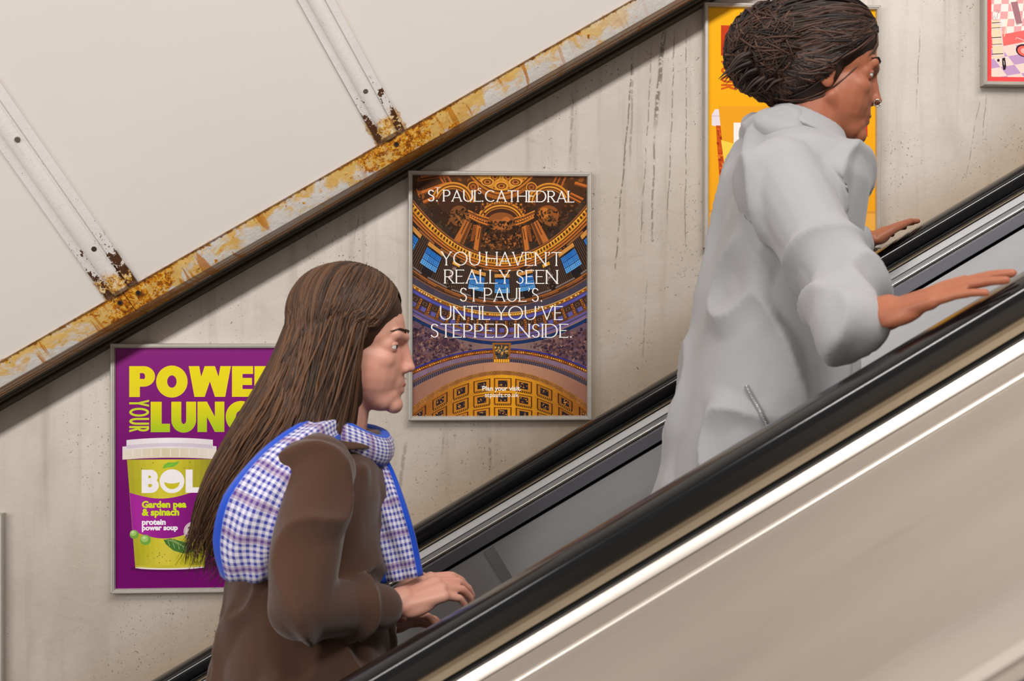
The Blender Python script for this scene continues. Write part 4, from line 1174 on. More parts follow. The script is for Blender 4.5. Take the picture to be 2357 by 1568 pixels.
def advert_red():
    A = Art(); R = A.rnd
    A.rect(0, 0, 400, 552, (255, 84, 84), 0)
    x0, y0, x1, y1 = 11, 11, 389, 541
    A.rect(x0, y0, x1, y1, (250, 190, 186), 1)
    # checked wall and floor of a pink room, seen in plain shapes
    for i in range(22):
        for j in range(30):
            if j*19 > 440: continue
            c = (255, 246, 238) if (i + j) % 2 else (248, 176, 176)
            P = [(x0 + i*18 - j*1.5, y0 + j*18 - i*.8), (x0 + (i+1)*18 - j*1.5, y0 + j*18 - (i+1)*.8), (x0 + (i+1)*18 - (j+1)*1.5, y0 + (j+1)*18 - (i+1)*.8), (x0 + i*18 - (j+1)*1.5, y0 + (j+1)*18 - i*.8)]
            A.poly(P, c, 2, (x0, y0, x1, y1))
    A.poly([(x0, 446), (x1, 370), (x1, 400), (x0, 482)], (252, 116, 110), 3, (x0, y0, x1, y1))
    A.poly([(x0, 474), (x1, 396), (x1, y1), (x0, y1)], (255, 226, 214), 3, (x0, y0, x1, y1))
    for i in range(-4, 14):
        for j in range(6):
            if (i + j) % 2: continue
            f = lambda a, b: (x0 + a*34 + b*16 - 10, 478 + b*20 - a*6)
            A.poly([f(i, j), f(i+1, j), f(i+1, j+1), f(i, j+1)], (206, 164, 208), 4, (x0, 400, x1, y1))
    # little drawer trolley
    A.poly([(11, 408), (32, 406), (42, 492), (15, 499)], (246, 226, 190), 5)
    for k, (y, t) in enumerate(((412, 1.6), (424, 1.3), (447, 1.8), (463, 1.2), (486, 1.8))): A.line([(12, y + 2), (35 + k*1.4, y)], t, (40, 30, 32), 6); A.line([(12, y + 4.4), (35 + k*1.4, y + 2.4)], 2.0, (250, 226, 232), 6)
    A.line([(32, 404), (42, 494)], 2.4, (252, 216, 226), 6)
    A.line([(14, 405), (18, 396), (22, 405)], 1.0, (120, 70, 80), 6); A.line([(24, 403), (28, 386)], 1.0, (190, 110, 110), 6)
    A.ell(24, 386, 2.6, 3, (190, 110, 110), 6, 10); A.ell(29.5, 387, 2.6, 3, (190, 110, 110), 6, 10); A.ell(24, 386, 1.7, 2, (250, 210, 200), 7, 10); A.ell(29.5, 387, 1.7, 2, (250, 210, 200), 7, 10)
    A.ell(28, 502, 3.4, 3.6, (70, 44, 60), 6, 12); A.poly([(37, 497), (44, 495), (47, 516), (45, 524), (40, 525), (37.5, 512)], (48, 36, 44), 6); A.poly([(40, 503), (42, 503), (43.4, 512), (41.6, 513)], (210, 190, 196), 7)
    A.line([(54, 390), (42, 446)], 1.6, (255, 246, 190), 5)
    # stool with a round foot ring, only its corner shows
    A.poly([(58, 364), (74, 362), (86, 414), (72, 418)], (176, 126, 132), 6); A.line([(57, 364), (70, 416), (88, 414)], 1.4, (255, 240, 240), 7)
    A.ell(90, 478, 20, 15, (66, 40, 48), 6, 26, .25); A.ell(91, 479, 17, 12, (250, 110, 100), 7, 26, .25); A.ell(92, 479, 10, 7, (255, 190, 180), 8, 20, .25)
    A.line([(70, 452), (72, 447), (110, 462)], 1.4, (252, 226, 230), 6)
    return A

framed('poster of a golden painted dome with white cathedral lettering, in the middle of the wall', *P_CEN, dome_art())
framed('purple soup poster with yellow lettering, low on the wall behind the long haired person', *P_PUR, advert_purple())
framed('orange soup poster with red lettering behind the person in light grey', *P_ORA, advert_orange())
framed('red bordered poster of a pink checked room, cut off at the top right corner', *P_RED, advert_red())
framed('framed poster at the lower left edge of which only the frame shows', *P_LEF, None, M_PLAIN)
# ------------------------------------------------------------------ the two people
def skin_material(name, rgb, red):
    m = NM(name); o = m.obj()
    c = m.mix(m.noise(o, 14, 4), lin(rgb), lin(red))
    m.bump(m.noise(o, 420, 3), 0.10, 0.0008)
    return m.set(c, 0.46, 0, 0.4, **{'Subsurface Weight': 0.12, 'Subsurface Radius': Vector((0.012, 0.005, 0.003)), 'Subsurface Scale': 0.6})

def cloth_material(name, rgb, rough=0.85, var=0.10, weave=900, sheen=0.25):
    m = NM(name); o = m.obj()
    c = lin(rgb)
    f = m.ma('MULTIPLY_ADD', m.noise(o, 9, 5), 0.6, m.ma('MULTIPLY', m.noise(o, weave, 2), 0.4))
    colr = m.mix(f, tuple(x*(1-var*2) for x in c), tuple(min(1, x*(1+var*2)) for x in c))
    m.bump(m.ma('ADD', m.noise(o, weave, 2), m.ma('MULTIPLY', m.noise(o, 60, 4), 2.0)), 0.18, 0.002)
    return m.set(colr, rough, 0, 0.25, **{'Sheen Weight': sheen})

def hair_material(name, dark, light):
    m = NM(name)
    a = m.n('ShaderNodeAttribute'); a.attribute_name = 'strand'
    c = m.mix(a.outputs['Fac'], lin(dark), lin(light))
    return m.set(c, 0.50, 0, 0.35)

def check_material():
    m = NM('blue_checked_cloth')
    uv = m.n('ShaderNodeAttribute'); uv.attribute_name = 'cloth'
    X, Y, Z = m.sep(uv.outputs['Vector'])[:3]
    def stripes(v, per, lo, hi):
        f = m.ma('FRACT', m.ma('DIVIDE', v, per))
        return m.ma('MULTIPLY', m.step(f, lo, lo + 0.04), m.step(f, hi + 0.04, hi))
    a = stripes(X, 0.0105, 0.08, 0.55); b = stripes(Y, 0.0105, 0.08, 0.55)
    t = m.ma('MULTIPLY', m.ma('ADD', a, b), 0.5)
    c = m.mix(t, lin((226, 222, 236)), lin((60, 66, 160)))
    big = stripes(X, 0.052, 0.38, 0.62)
    c = m.mix(m.ma('MULTIPLY', big, 0.45), c, lin((120, 60, 110)))
    c = m.mix(m.step(Y, 0.038, 0.041), c, lin((24, 84, 206)))
    c = m.mix(m.step(Y, -0.040, -0.043), c, lin((26, 76, 196)))
    m.bump(m.noise(m.obj(), 800, 2), 0.2, 0.001)
    return m.set(c, 0.85, 0, 0.2, **{'Sheen Weight': 0.2})

M_EYE = simple('eye_white', (226, 220, 214), 0.15, 0, 0.02)
M_IRIS = simple('dark_iris', (52, 34, 24), 0.10, 0, 0.1)
M_LIPA = simple('soft_lips', (176, 92, 84), 0.40, 0, 0.05)
M_LIPB = simple('brown_lips', (132, 76, 60), 0.40, 0, 0.05)
M_SILVER = simple('silver_ring', (220, 218, 214), 0.12, 1.0, 0.02)

def catmull(pts, n):
    P = [Vector(p) for p in pts]; P = [P[0]*2 - P[1]] + P + [P[-1]*2 - P[-2]]
    out = []; segs = len(P) - 3
    for i in range(n):
        t = i/(n-1)*segs; k = min(int(t), segs-1); t -= k
        a, b, c, d = P[k:k+4]
        out.append(0.5*((2*b) + (c-a)*t + (2*a-5*b+4*c-d)*t*t + (3*b-a-3*c+d)*t**3))
    return out

def head_blobs(mb, M):
    """a head with brow, eye hollows, nose, lips, chin and ears; x forward, z up, origin between the ears"""
    R = M.to_3x3(); p = lambda x, y, z: M @ Vector((x, y, z))
    E = lambda c, r: mb.ell(p(*c), r, R)
    C = lambda a, b, ra, rb: mb.cap(p(*a), p(*b), ra, rb)
    E((-.012, 0, .040), (.094, .074, .080))
    E((.022, 0, .030), (.064, .064, .062))
    E((.029, 0, -.036), (.060, .060, .076))
    E((.034, 0, -.078), (.048, .044, .034))
    C((.008, .050, -.050), (.058, .018, -.098), .014, .013); C((.008, -.050, -.050), (.058, -.018, -.098), .014, .013)
    E((.075, 0, -.101), (.016, .020, .016))
    C((.074, .036, .021), (.084, .008, .017), .011, .010); C((.074, -.036, .021), (.084, -.008, .017), .011, .010)
    E((.046, .036, -.024), (.031, .021, .022)); E((.046, -.036, -.024), (.031, .021, .022))
    E((.050, 0, -.092), (.032, .036, .022))
    C((.082, 0, .012), (.0965, 0, -.029), .0080, .0082)
    E((.0985, 0, -.0345), (.0098, .0100, .0088))
    E((.090, .0112, -.038), (.0100, .0068, .0072)); E((.090, -.0112, -.038), (.0100, .0068, .0072))
    E((.0590, .032, .003), (.0165, .0185, .0165)); E((.0590, -.032, .003), (.0165, .0185, .0165))
    E((.070, 0, -.060), (.021, .028, .024)); E((.062, 0, -.084), (.024, .030, .020))
    C((.080, .018, -.0660), (.0868, .003, -.0635), .0048, .0058); C((.080, -.018, -.0660), (.0868, -.003, -.0635), .0048, .0058)
    C((.079, .015, -.0735), (.0865, 0, -.0752), .0048, .0064); C((.079, -.015, -.0735), (.0865, 0, -.0752), .0048, .0064)
    for s in (1, -1):
        E((-.010, .072*s, -.008), (.017, .008, .031)); E((-.004, .070*s, -.030), (.010, .007, .012))
        C((-.018, .078*s, .016), (-.026, .081*s, -.004), .0045, .0045); C((-.018, .078*s, .016), (.002, .076*s, .014), .0045, .004)

def face_parts(root, M, brow_mat, lip_mat, eye_z=.001):
    R = M.to_3x3(); p = lambda x, y, z: M @ Vector((x, y, z))
    for s in (1, -1):
        c0 = p(.0655, .0315*s, eye_z); skin = root.data.materials[0]
        m = MB(); m.ell(c0, (.0130, .0130, .0130), R, 24, 16)
        eo = m.build('eye', M_EYE, root, True)
        m = MB(); m.ell(p(.0752, .0325*s, eye_z), (.0038, .0064, .0064), R, 16, 10)
        m.build('iris', M_IRIS, eo, True)
        for (lo, hi) in ((14, 88), (-88, -26)):                 # lids
            m = MB(); vs = []; fs = []; nu, nv = 20, 6
            for i in range(nv + 1):
                for j in range(nu + 1):
                    az = math.radians(-110 + 220*j/nu)
                    op = max(0, math.cos(az*.95))            # the lids meet at both corners
                    lo2 = -6 + (lo + 6)*op if lo == 14 else lo; hi2 = -6 + (hi + 6)*op if hi == -26 else hi
                    el = math.radians(lo2 + (hi2 - lo2)*i/nv)
                    rr = .0142
                    vs.append(c0 + R @ Vector((rr*math.cos(el)*math.cos(az), rr*math.cos(el)*math.sin(az), rr*math.sin(el))))
            for i in range(nv):
                for j in range(nu): fs.append((i*(nu+1)+j, i*(nu+1)+j+1, (i+1)*(nu+1)+j+1, (i+1)*(nu+1)+j))
            m.add(vs, fs); m.build('eyelid', skin, root, True)
        m = MB(); m.tube([p(.0880, .012*s, .0235), p(.0885, .022*s, .0290), p(.0815, .037*s, .0310), p(.0660, .050*s, .0255)], [.0012, .0022, .0022, .0009], 8)
        m.build('eyebrow', brow_mat, root, True)
    m = MB()
    for s in (1, -1):
        m.cap(p(.0795, .0175*s, -.0668), p(.0886, .003*s, -.0645), .0030, .0048, 12)
        m.cap(p(.0785, .0145*s, -.0728), p(.0866, .0005*s, -.0742), .0032, .0050, 12)
    link('lips', remeshed(m, 'lips', .0018, 4), lip_mat, root, True)

def hand_blobs(mb, M, s, curls, spread=1.0, thumb=(.62, .70, -.30)):
    """hand with palm, five jointed fingers; x along the hand, z out of its back, thumb towards s*y"""
    p = lambda x, y, z: M @ Vector((x, y, z))
    ys = (.0290, .0095, -.0100, -.0280); L = ((.044,.026,.021),(.048,.030,.022),(.045,.027,.021),(.035,.020,.018)); r0 = (.0090,.0092,.0088,.0078)
    for i, y in enumerate(ys):
        a = (.010, y*.60*s, 0); b = (.086 - (.006 if i == 3 else 0), y*s*spread, .001 if i in (1, 2) else -.002)
        mb.cap(p(*a), p(*b), .0135, .0112, 12)
        q = Vector(b); ang = 0; yaw = y*1.6*(spread-.6)
        for k in range(3):
            ang += curls[i][k]
            d = Vector((math.cos(ang), yaw*s, -math.sin(ang))).normalized()
            q2 = q + d*L[i][k]
            mb.cap(p(*q), p(*q2), r0[i]*(1 - .09*k), r0[i]*(1 - .09*(k+1)), 12)
            q = q2
    mb.ell(p(.045, 0, -.004), (.045, .036, .0125), M.to_3x3())
    mb.ell(p(.034, .026*s, -.010), (.030, .016, .014), M.to_3x3())
    mb.ell(p(.036, -.026*s, -.009), (.032, .012, .012), M.to_3x3())
    q = Vector((.024, .030*s, -.008)); d = Vector((thumb[0], thumb[1]*s, thumb[2])).normalized()
    for k, (l, ra, rb) in enumerate(((.040, .0128, .0105), (.032, .0102, .0092), (.026, .0092, .0074))):
        q2 = q + d*l; mb.cap(p(*q), p(*q2), ra, rb, 12); q = q2
        d = (d + Vector((.30, -.12*s, -.06))).normalized()
    mb.cap(p(-.018, 0, 0), p(.015, 0, -.001), .0250, .0260, 14)

def aim(o, xdir, zdir):
    x = Vector(xdir).normalized(); z = Vector(zdir); z = (z - x*z.dot(x)).normalized(); y = z.cross(x)
    return Matrix(((x.x, y.x, z.x, o[0]), (x.y, y.y, z.y, o[1]), (x.z, y.z, z.z, o[2]), (0, 0, 0, 1)))

def ring(c, rx, ry, ax=(1, 0, 0), up=(0, 0, 1), n=40, ex=2.3):
    """flattened oval across the body: rx along ax, ry across"""
    ax = Vector(ax).normalized(); side = Vector(up).cross(ax).normalized()
    out = []
    for k in range(n):
        a = 2*math.pi*k/n; cx, sy = math.cos(a), math.sin(a)
        out.append(Vector(c) + ax*(rx*math.copysign(abs(cx)**(2/ex), cx)) + side*(ry*math.copysign(abs(sy)**(2/ex), sy)))
    return out

def crumple(me, amp, sx, seed, lo=None):
    """cloth folds: creases that run mostly downwards"""
    n = len(me.vertices); me.update()
    co = np.empty(n*3, np.float32); me.vertices.foreach_get('co', co); co = co.reshape(-1, 3)
    no = np.array([v.normal[:] for v in me.vertices], np.float32)
    d = np.empty(n, np.float32)
    for i in range(n):
        p = co[i]; q = Vector((p[0]*sx[0] + seed, p[1]*sx[1], p[2]*sx[2]))
        a = mnoise.noise(q); b = mnoise.noise(q*2.3 + Vector((7, 3, 1)))
        d[i] = max(-.002, amp*((1 - min(1, abs(a)*2.6))**2*1.1 + b*.45 - .25))
    co = co + no*d[:, None]
    me.vertices.foreach_set('co', co.ravel()); me.update()

def strands_mesh(name, strands, mat, root, seg=5):
    """many tapering locks as one mesh, each with its own shade"""
    m = MB(); shade = []
    for (pts, rads, val) in strands:
        k = len(m.v); m.tube(pts, rads, seg); shade += [val]*(len(m.v)-k)
    me = bpy.data.meshes.new(name); me.from_pydata(m.v, [], m.f); me.update()
    at_ = me.attributes.new('strand', 'FLOAT', 'POINT'); at_.data.foreach_set('value', shade)
    return link(name, me, mat, root, True)

def skull_path(bv, c, d0, d1, n, lift):
    """points over the surface of a head of hair, swept from direction d0 to d1 round c"""
    out = []
    a = math.acos(max(-1, min(1, d0.dot(d1)))) or 1e-3
    for i in range(n):
        t = i/(n-1); d = (d0*math.sin((1-t)*a) + d1*math.sin(t*a))/math.sin(a); d.normalize()
        h = bv.ray_cast(c + d*.30, -d, .30)
        out.append(h[0] + d*lift if h[0] is not None else c + d*.09)
    return out

def limb(mb, pts, rads, seg=16):
    for a, b, ra, rb in zip(pts, pts[1:], rads, rads[1:]): mb.cap(a, b, ra, rb, seg)

def step_under(x):
    i = math.floor((x - ST_X0)/ST_D); return tread_z(i)

def shoe(root, foot, yaw, mat):
    m = MB(); M = Matrix.Translation(foot) @ Matrix.Rotation(yaw, 4, 'Z')
    def rg(x, w, h, z0): return [M @ Vector((x, w*math.cos(a), z0 + (h*math.sin(a) if math.sin(a) > 0 else 0.0))) for a in [2*math.pi*k/20 for k in range(20)]]
    m.loft([rg(-.075, .020, .05, .004), rg(-.06, .034, .085, .0), rg(-.02, .036, .095, .0), rg(.03, .038, .075, .0), rg(.09, .045, .055, .0), rg(.14, .042, .042, .002), rg(.17, .024, .026, .006)])
    return link('shoe', remeshed(m, 'shoe', .005, 4), mat, root, True)

rnd = random.Random(11)
from mathutils.bvhtree import BVHTree
def bvh(me): return BVHTree.FromPolygons([v.co[:] for v in me.vertices], [p.vertices[:] for p in me.polygons])

# ---------------- person with long brown hair
def woman():
    S = M_SKIN_A = skin_material('fair_skin', (214, 164, 144), (206, 140, 122))
    coat_m = cloth_material('brown_wool_coat', (78, 52, 38), 0.9, 0.08)
    trouser_m = cloth_material('dark_trousers', (40, 38, 42))
    shoe_m = simple('dark_leather', (40, 30, 26), 0.4)
    hair_m = hair_material('long_brown_hair', (44, 27, 17), (104, 70, 45))
    hips = at(700, 1480, 2.30)
    xf = at(700, 1480, 2.30).x
    zf = step_under(xf)
    base = Vector((xf, 2.30, zf))
    def L(x, y, Y): return at(x, y, Y) - base                  # local to the person's base
    hd = L(818, 792, 2.30)
    HM = Matrix.Translation(hd) @ Matrix.Rotation(math.radians(-6), 4, 'Z') @ Matrix.Rotation(math.radians(4), 4, 'Y')
    b = MB(); head_blobs(b, HM)
    neck = L(775, 1000, 2.30)
    limb(b, [HM @ Vector((-.018, 0, -.06)), neck + Vector((0, 0, .01)), L(755, 1050, 2.30)], [.054, .052, .07])
    # trunk and legs under the clothes
    b.loft([ring(L(755, 1035, 2.30), .055, .07), ring(L(745, 1070, 2.30), .080, .145), ring(L(735, 1160, 2.30), .100, .155), ring(L(715, 1330, 2.30), .090, .125), ring(L(705, 1480, 2.30), .105, .16), ring(L(702, 1560, 2.30), .09, .15)])
    fR = Vector((.02, -.095, .005)); fL = Vector((.05, .10, .005))
    for s, f in ((-1, fR), (1, fL)):
        hip = L(702, 1530, 2.30) + Vector((0, .085*s, 0)); kn = (hip + f)/2 + Vector((.03, 0, .02)); an = f + Vector((-.03, 0, .085))
        limb(b, [hip, kn, an, f + Vector((.05, 0, .035))], [.085, .056, .038, .03])
    shR = L(728, 1085, 2.125); elR = L(690, 1400, 2.045); wrR = L(892, 1398, 2.20)
    shL = L(745, 1085, 2.475); elL = L(700, 1390, 2.56); wrL = L(840, 1430, 2.44)
    limb(b, [shR + Vector((0, .02, 0)), elR, wrR], [.036, .030, .026]); limb(b, [shL - Vector((0, .02, 0)), elL, wrL], [.036, .030, .026])
    dirR = (L(1000, 1352, 2.235) - wrR)
    hmR = aim(wrR + dirR.normalized()*.012, dirR, (-.25, -.55, .8))
    hand_blobs(b, hmR, 1, [(.35,.45,.3),(.42,.5,.35),(.5,.55,.4),(.55,.6,.4)])
    dl = Vector((.9, -.3, .15)); hand_blobs(b, aim(wrL + dl.normalized()*.012, dl, (0, .5, .8)), -1, [(.4,.5,.3)]*4)
    me = remeshed(b, 'person', .0030, 8, .5)
    root = link('person', me, S, None, True); root.location = CAM + base
    tag(root, 'person with long loose brown hair in a brown coat and blue checked scarf, riding up', 'person', 'people riding the escalator')
    face_parts(root, HM, hair_m, M_LIPA)
    # coat
    c = MB()
    ax = (1, 0, 0)
    c.loft([ring(L(772, 1000, 2.30), .062, .066), ring(L(760, 1030, 2.30), .078, .100), ring(L(748, 1062, 2.30), .098, .160), ring(L(735, 1130, 2.30), .118, .186), ring(L(722, 1230, 2.30), .122, .186), ring(L(712, 1340, 2.30), .128, .182),
            ring(L(704, 1470, 2.30), .146, .198), ring(L(698, 1600, 2.30), .156, .208), ring(L(694, 1760, 2.30), .168, .220), ring(L(692, 1920, 2.30), .182, .232)])
    limb(c, [shR + Vector((0, .012, .0)), elR, wrR + (elR - wrR).normalized()*.02], [.064, .053, .042])
    limb(c, [shL, elL, wrL + (elL - wrL).normalized()*.02], [.064, .053, .042])
    cme = remeshed(c, 'coat', .006, 5)
    crumple(cme, .018, (8, 8, 5), 3.1); 
    co = link('coat', cme, coat_m, root, True)
    # collar
    c = MB()
    for k in range(2):
        pass
    c.loft([ring(L(776, 990, 2.30), .074, .080), ring(L(762, 1024, 2.30), .094, .118), ring(L(765, 1030, 2.30), .084, .108), ring(L(780, 1000, 2.30), .062, .068)])
    link('collar', remeshed(c, 'collar', .005, 4), coat_m, root, True)
    # trousers
    t = MB()
    for s, f in ((-1, fR), (1, fL)):
        hip = L(702, 1530, 2.30) + Vector((0, .085*s, 0)); kn = (hip + f)/2 + Vector((.03, 0, .02)); an = f + Vector((-.03, 0, .09))
        limb(t, [hip, kn, an], [.097, .072, .056])
    link('trousers', remeshed(t, 'trousers', .007, 4), trouser_m, root, True)
    shoe(root, fR, 0.0, shoe_m); shoe(root, fL, 0.1, shoe_m)
    # scarf: a broad tail over the shoulder and back, one in front, and a loop round the neck
    def tail(path, widths, thick, flip=1):
        """path: list of (photo x, photo y, Y, tilt direction)"""
        pts = catmull([L(x, y, Y) for x, y, Y in path], 26); n = len(pts)
        vs, fs, uv = [], [], []
        dist = 0; m_ = 12
        for i in range(n):
            if i: dist += (pts[i]-pts[i-1]).length
            t = (pts[min(i+1, n-1)] - pts[max(i-1, 0)]).normalized()
            out = Vector((-.10, -1, .12)); out = (out - t*out.dot(t)).normalized(); side = t.cross(out)*flip
            w = table([(k/(len(widths)-1), v) for k, v in enumerate(widths)], i/(n-1))
            for j in range(m_):
                q = j/(m_-1)*2 - 1
                vs.append(pts[i] + side*(w*q) + out*(thick*(1 - q*q) + .004*math.sin(q*7 + i*.5))); uv.append((dist, q*.055, 0))
        for i in range(n):
            t = (pts[min(i+1, n-1)] - pts[max(i-1, 0)]).normalized()
            out = Vector((-.10, -1, .12)); out = (out - t*out.dot(t)).normalized(); side = t.cross(out)*flip
            w = table([(k/(len(widths)-1), v) for k, v in enumerate(widths)], i/(n-1))
            for j in range(m_):
                q = j/(m_-1)*2 - 1
                vs.append(pts[i] + side*(w*q) + out*(thick*(1 - q*q)*.2 - .010)); uv.append(uv[i*m_+j])
        N = n*m_
        for i in range(n-1):
            for j in range(m_-1):
                a = i*m_+j; fs.append((a, a+1, a+m_+1, a+m_)); fs.append((N+a, N+a+m_, N+a+m_+1, N+a+1))
            a = i*m_; fs.append((a, a+m_, N+a+m_, N+a)); a = i*m_+m_-1; fs.append((a, N+a, N+a+m_, a+m_))
        for j in range(m_-1):
            a = j; fs.append((a, N+a, N+a+1, a+1)); a = (n-1)*m_+j; fs.append((a, a+1, N+a+1, N+a))
        return vs, fs, uv
    parts = [tail([(772, 978, 2.235), (715, 1012, 2.155), (645, 1080, 2.105), (590, 1170, 2.085), (572, 1255, 2.10), (580, 1325, 2.12)], [.026, .034, .046, .056, .058, .052], .022, -1),
             tail([(832, 1015, 2.30), (868, 1085, 2.285), (890, 1165, 2.245), (908, 1245, 2.23), (926, 1335, 2.225)], [.018, .026, .032, .036, .036], .012, 1)]
    vs, fs, uv = [], [], []
    for (a, f, u) in parts:
        k = len(vs); vs += a; fs += [tuple(i+k for i in q) for q in f]; uv += u
    lp = []; nlp = 36
    for i in range(nlp):
        a = 2*math.pi*i/nlp; cen = L(782, 985, 2.30)
        lp.append(cen + Vector((.076*math.cos(a), .080*math.sin(a), -.026*math.cos(a) - .010 + .005*math.sin(3*a))))
    k = len(vs); sg = 12
    for i in range(nlp):
        t = (lp[(i+1) % nlp] - lp[i-1]).normalized(); o_ = Vector((lp[i].x - L(782, 985, 2.30).x, lp[i].y - L(782, 985, 2.30).y, 0)).normalized()
        for j in range(sg):
            a = 2*math.pi*j/sg; vs.append(lp[i] + o_*(.020*math.cos(a)) + Vector((0, 0, .028*math.sin(a)))); uv.append((i*.016, .05*math.sin(a), 0))
    fs += [(k+i*sg+j, k+i*sg+(j+1) % sg, k+((i+1) % nlp)*sg+(j+1) % sg, k+((i+1) % nlp)*sg+j) for i in range(nlp) for j in range(sg)]
    sme = bpy.data.meshes.new('scarf'); sme.from_pydata([tuple(v) for v in vs], [], fs); sme.update()
    at_ = sme.attributes.new('cloth', 'FLOAT_VECTOR', 'POINT'); at_.data.foreach_set('vector', [x for u in uv for x in u])
    so = link('scarf', sme, check_material(), root, True); so['label'] = 'blue and white checked scarf with a plain blue edge'
    # hair: a smooth crown and long locks blown back over the shoulder
    g = MB(); R3 = HM.to_3x3(); hp = lambda x, y, z: HM @ Vector((x, y, z))
    g.ell(hp(-.020, 0, .048), (.100, .086, .090), R3, 28, 18); g.ell(hp(-.052, 0, -.01), (.070, .088, .095), R3, 24, 16)
    trail = [L(770, 850, 2.295), L(705, 950, 2.265), L(632, 1060, 2.265), L(558, 1165, 2.28), L(500, 1250, 2.29)]
    tr_r = (.088, .088, .084, .074, .050)
    for j in range(4): g.cap(trail[j], trail[j+1], tr_r[j]*.86, tr_r[j+1]*(.86 if j < 3 else .5), 20)
    hb = remeshed(g, 'hair', .006, 6); bv = bvh(hb)
    strands = []; hc = HM @ Vector((-.020, 0, .048)); R3 = HM.to_3x3()
    axis = (trail[-1] - trail[0]).normalized(); nl = Vector((axis.z, 0, -axis.x)); nl = nl if nl.x < 0 else -nl
    for i in range(1350):
        side = rnd.choice((-1, -1, -1, -1, 1)); q = rnd.random()
        psi = math.radians(58 + 122*q); phi = math.radians(38 + 112*q + rnd.uniform(-8, 8))
        d0 = R3 @ Vector((math.cos(phi), side*.03, math.sin(phi))).normalized()
        d1 = R3 @ Vector((math.cos(psi)*.95, side*max(.10, math.sin(psi))*.95, -.30 + rnd.uniform(-.15, .15))).normalized()
        P = skull_path(bv, hc, d0, d1, 5, .002 + rnd.random()*.004)
        th = math.radians(-62 + 150*q + rnd.gauss(0, 14)); jl = rnd.uniform(.93, 1.10)
        drift = rnd.gauss(0, .10)
        for j, (tp, rr) in enumerate(zip(trail[1:], tr_r[1:])):
            t2 = th + drift*(j+1)
            P.append(tp + (nl*math.sin(t2) + Vector((0, side*math.cos(t2), 0)))*rr*jl)
        tip = P[-1] + (P[-1] - P[-2])*rnd.uniform(.15, .8) + Vector((rnd.gauss(0, .014), rnd.gauss(0, .010), -.03 + rnd.gauss(0, .014)))
        P.append(tip)
        pts = catmull(P, 30); nn = int(30*rnd.uniform(.78, 1.0)); pts = pts[:nn]
        r = rnd.uniform(.0012, .0026)
        rads = [r*(.45 + .55*min(1, k/3))*(1 - .88*max(0, (k/(nn-1) - .6)/.4)) for k in range(nn)]
        strands.append((pts, rads, rnd.random()**1.5))
    ho = strands_mesh('hair', strands, hair_m, root)
    at2 = hb.attributes.new('strand', 'FLOAT', 'POINT'); at2.data.foreach_set('value', [0.12]*len(hb.vertices))
    bm = bmesh.new(); bm.from_mesh(ho.data); bm.from_mesh(hb); bm.to_mesh(ho.data); bm.free()
    ho.data.polygons.foreach_set('use_smooth', [True]*len(ho.data.polygons))
    return root

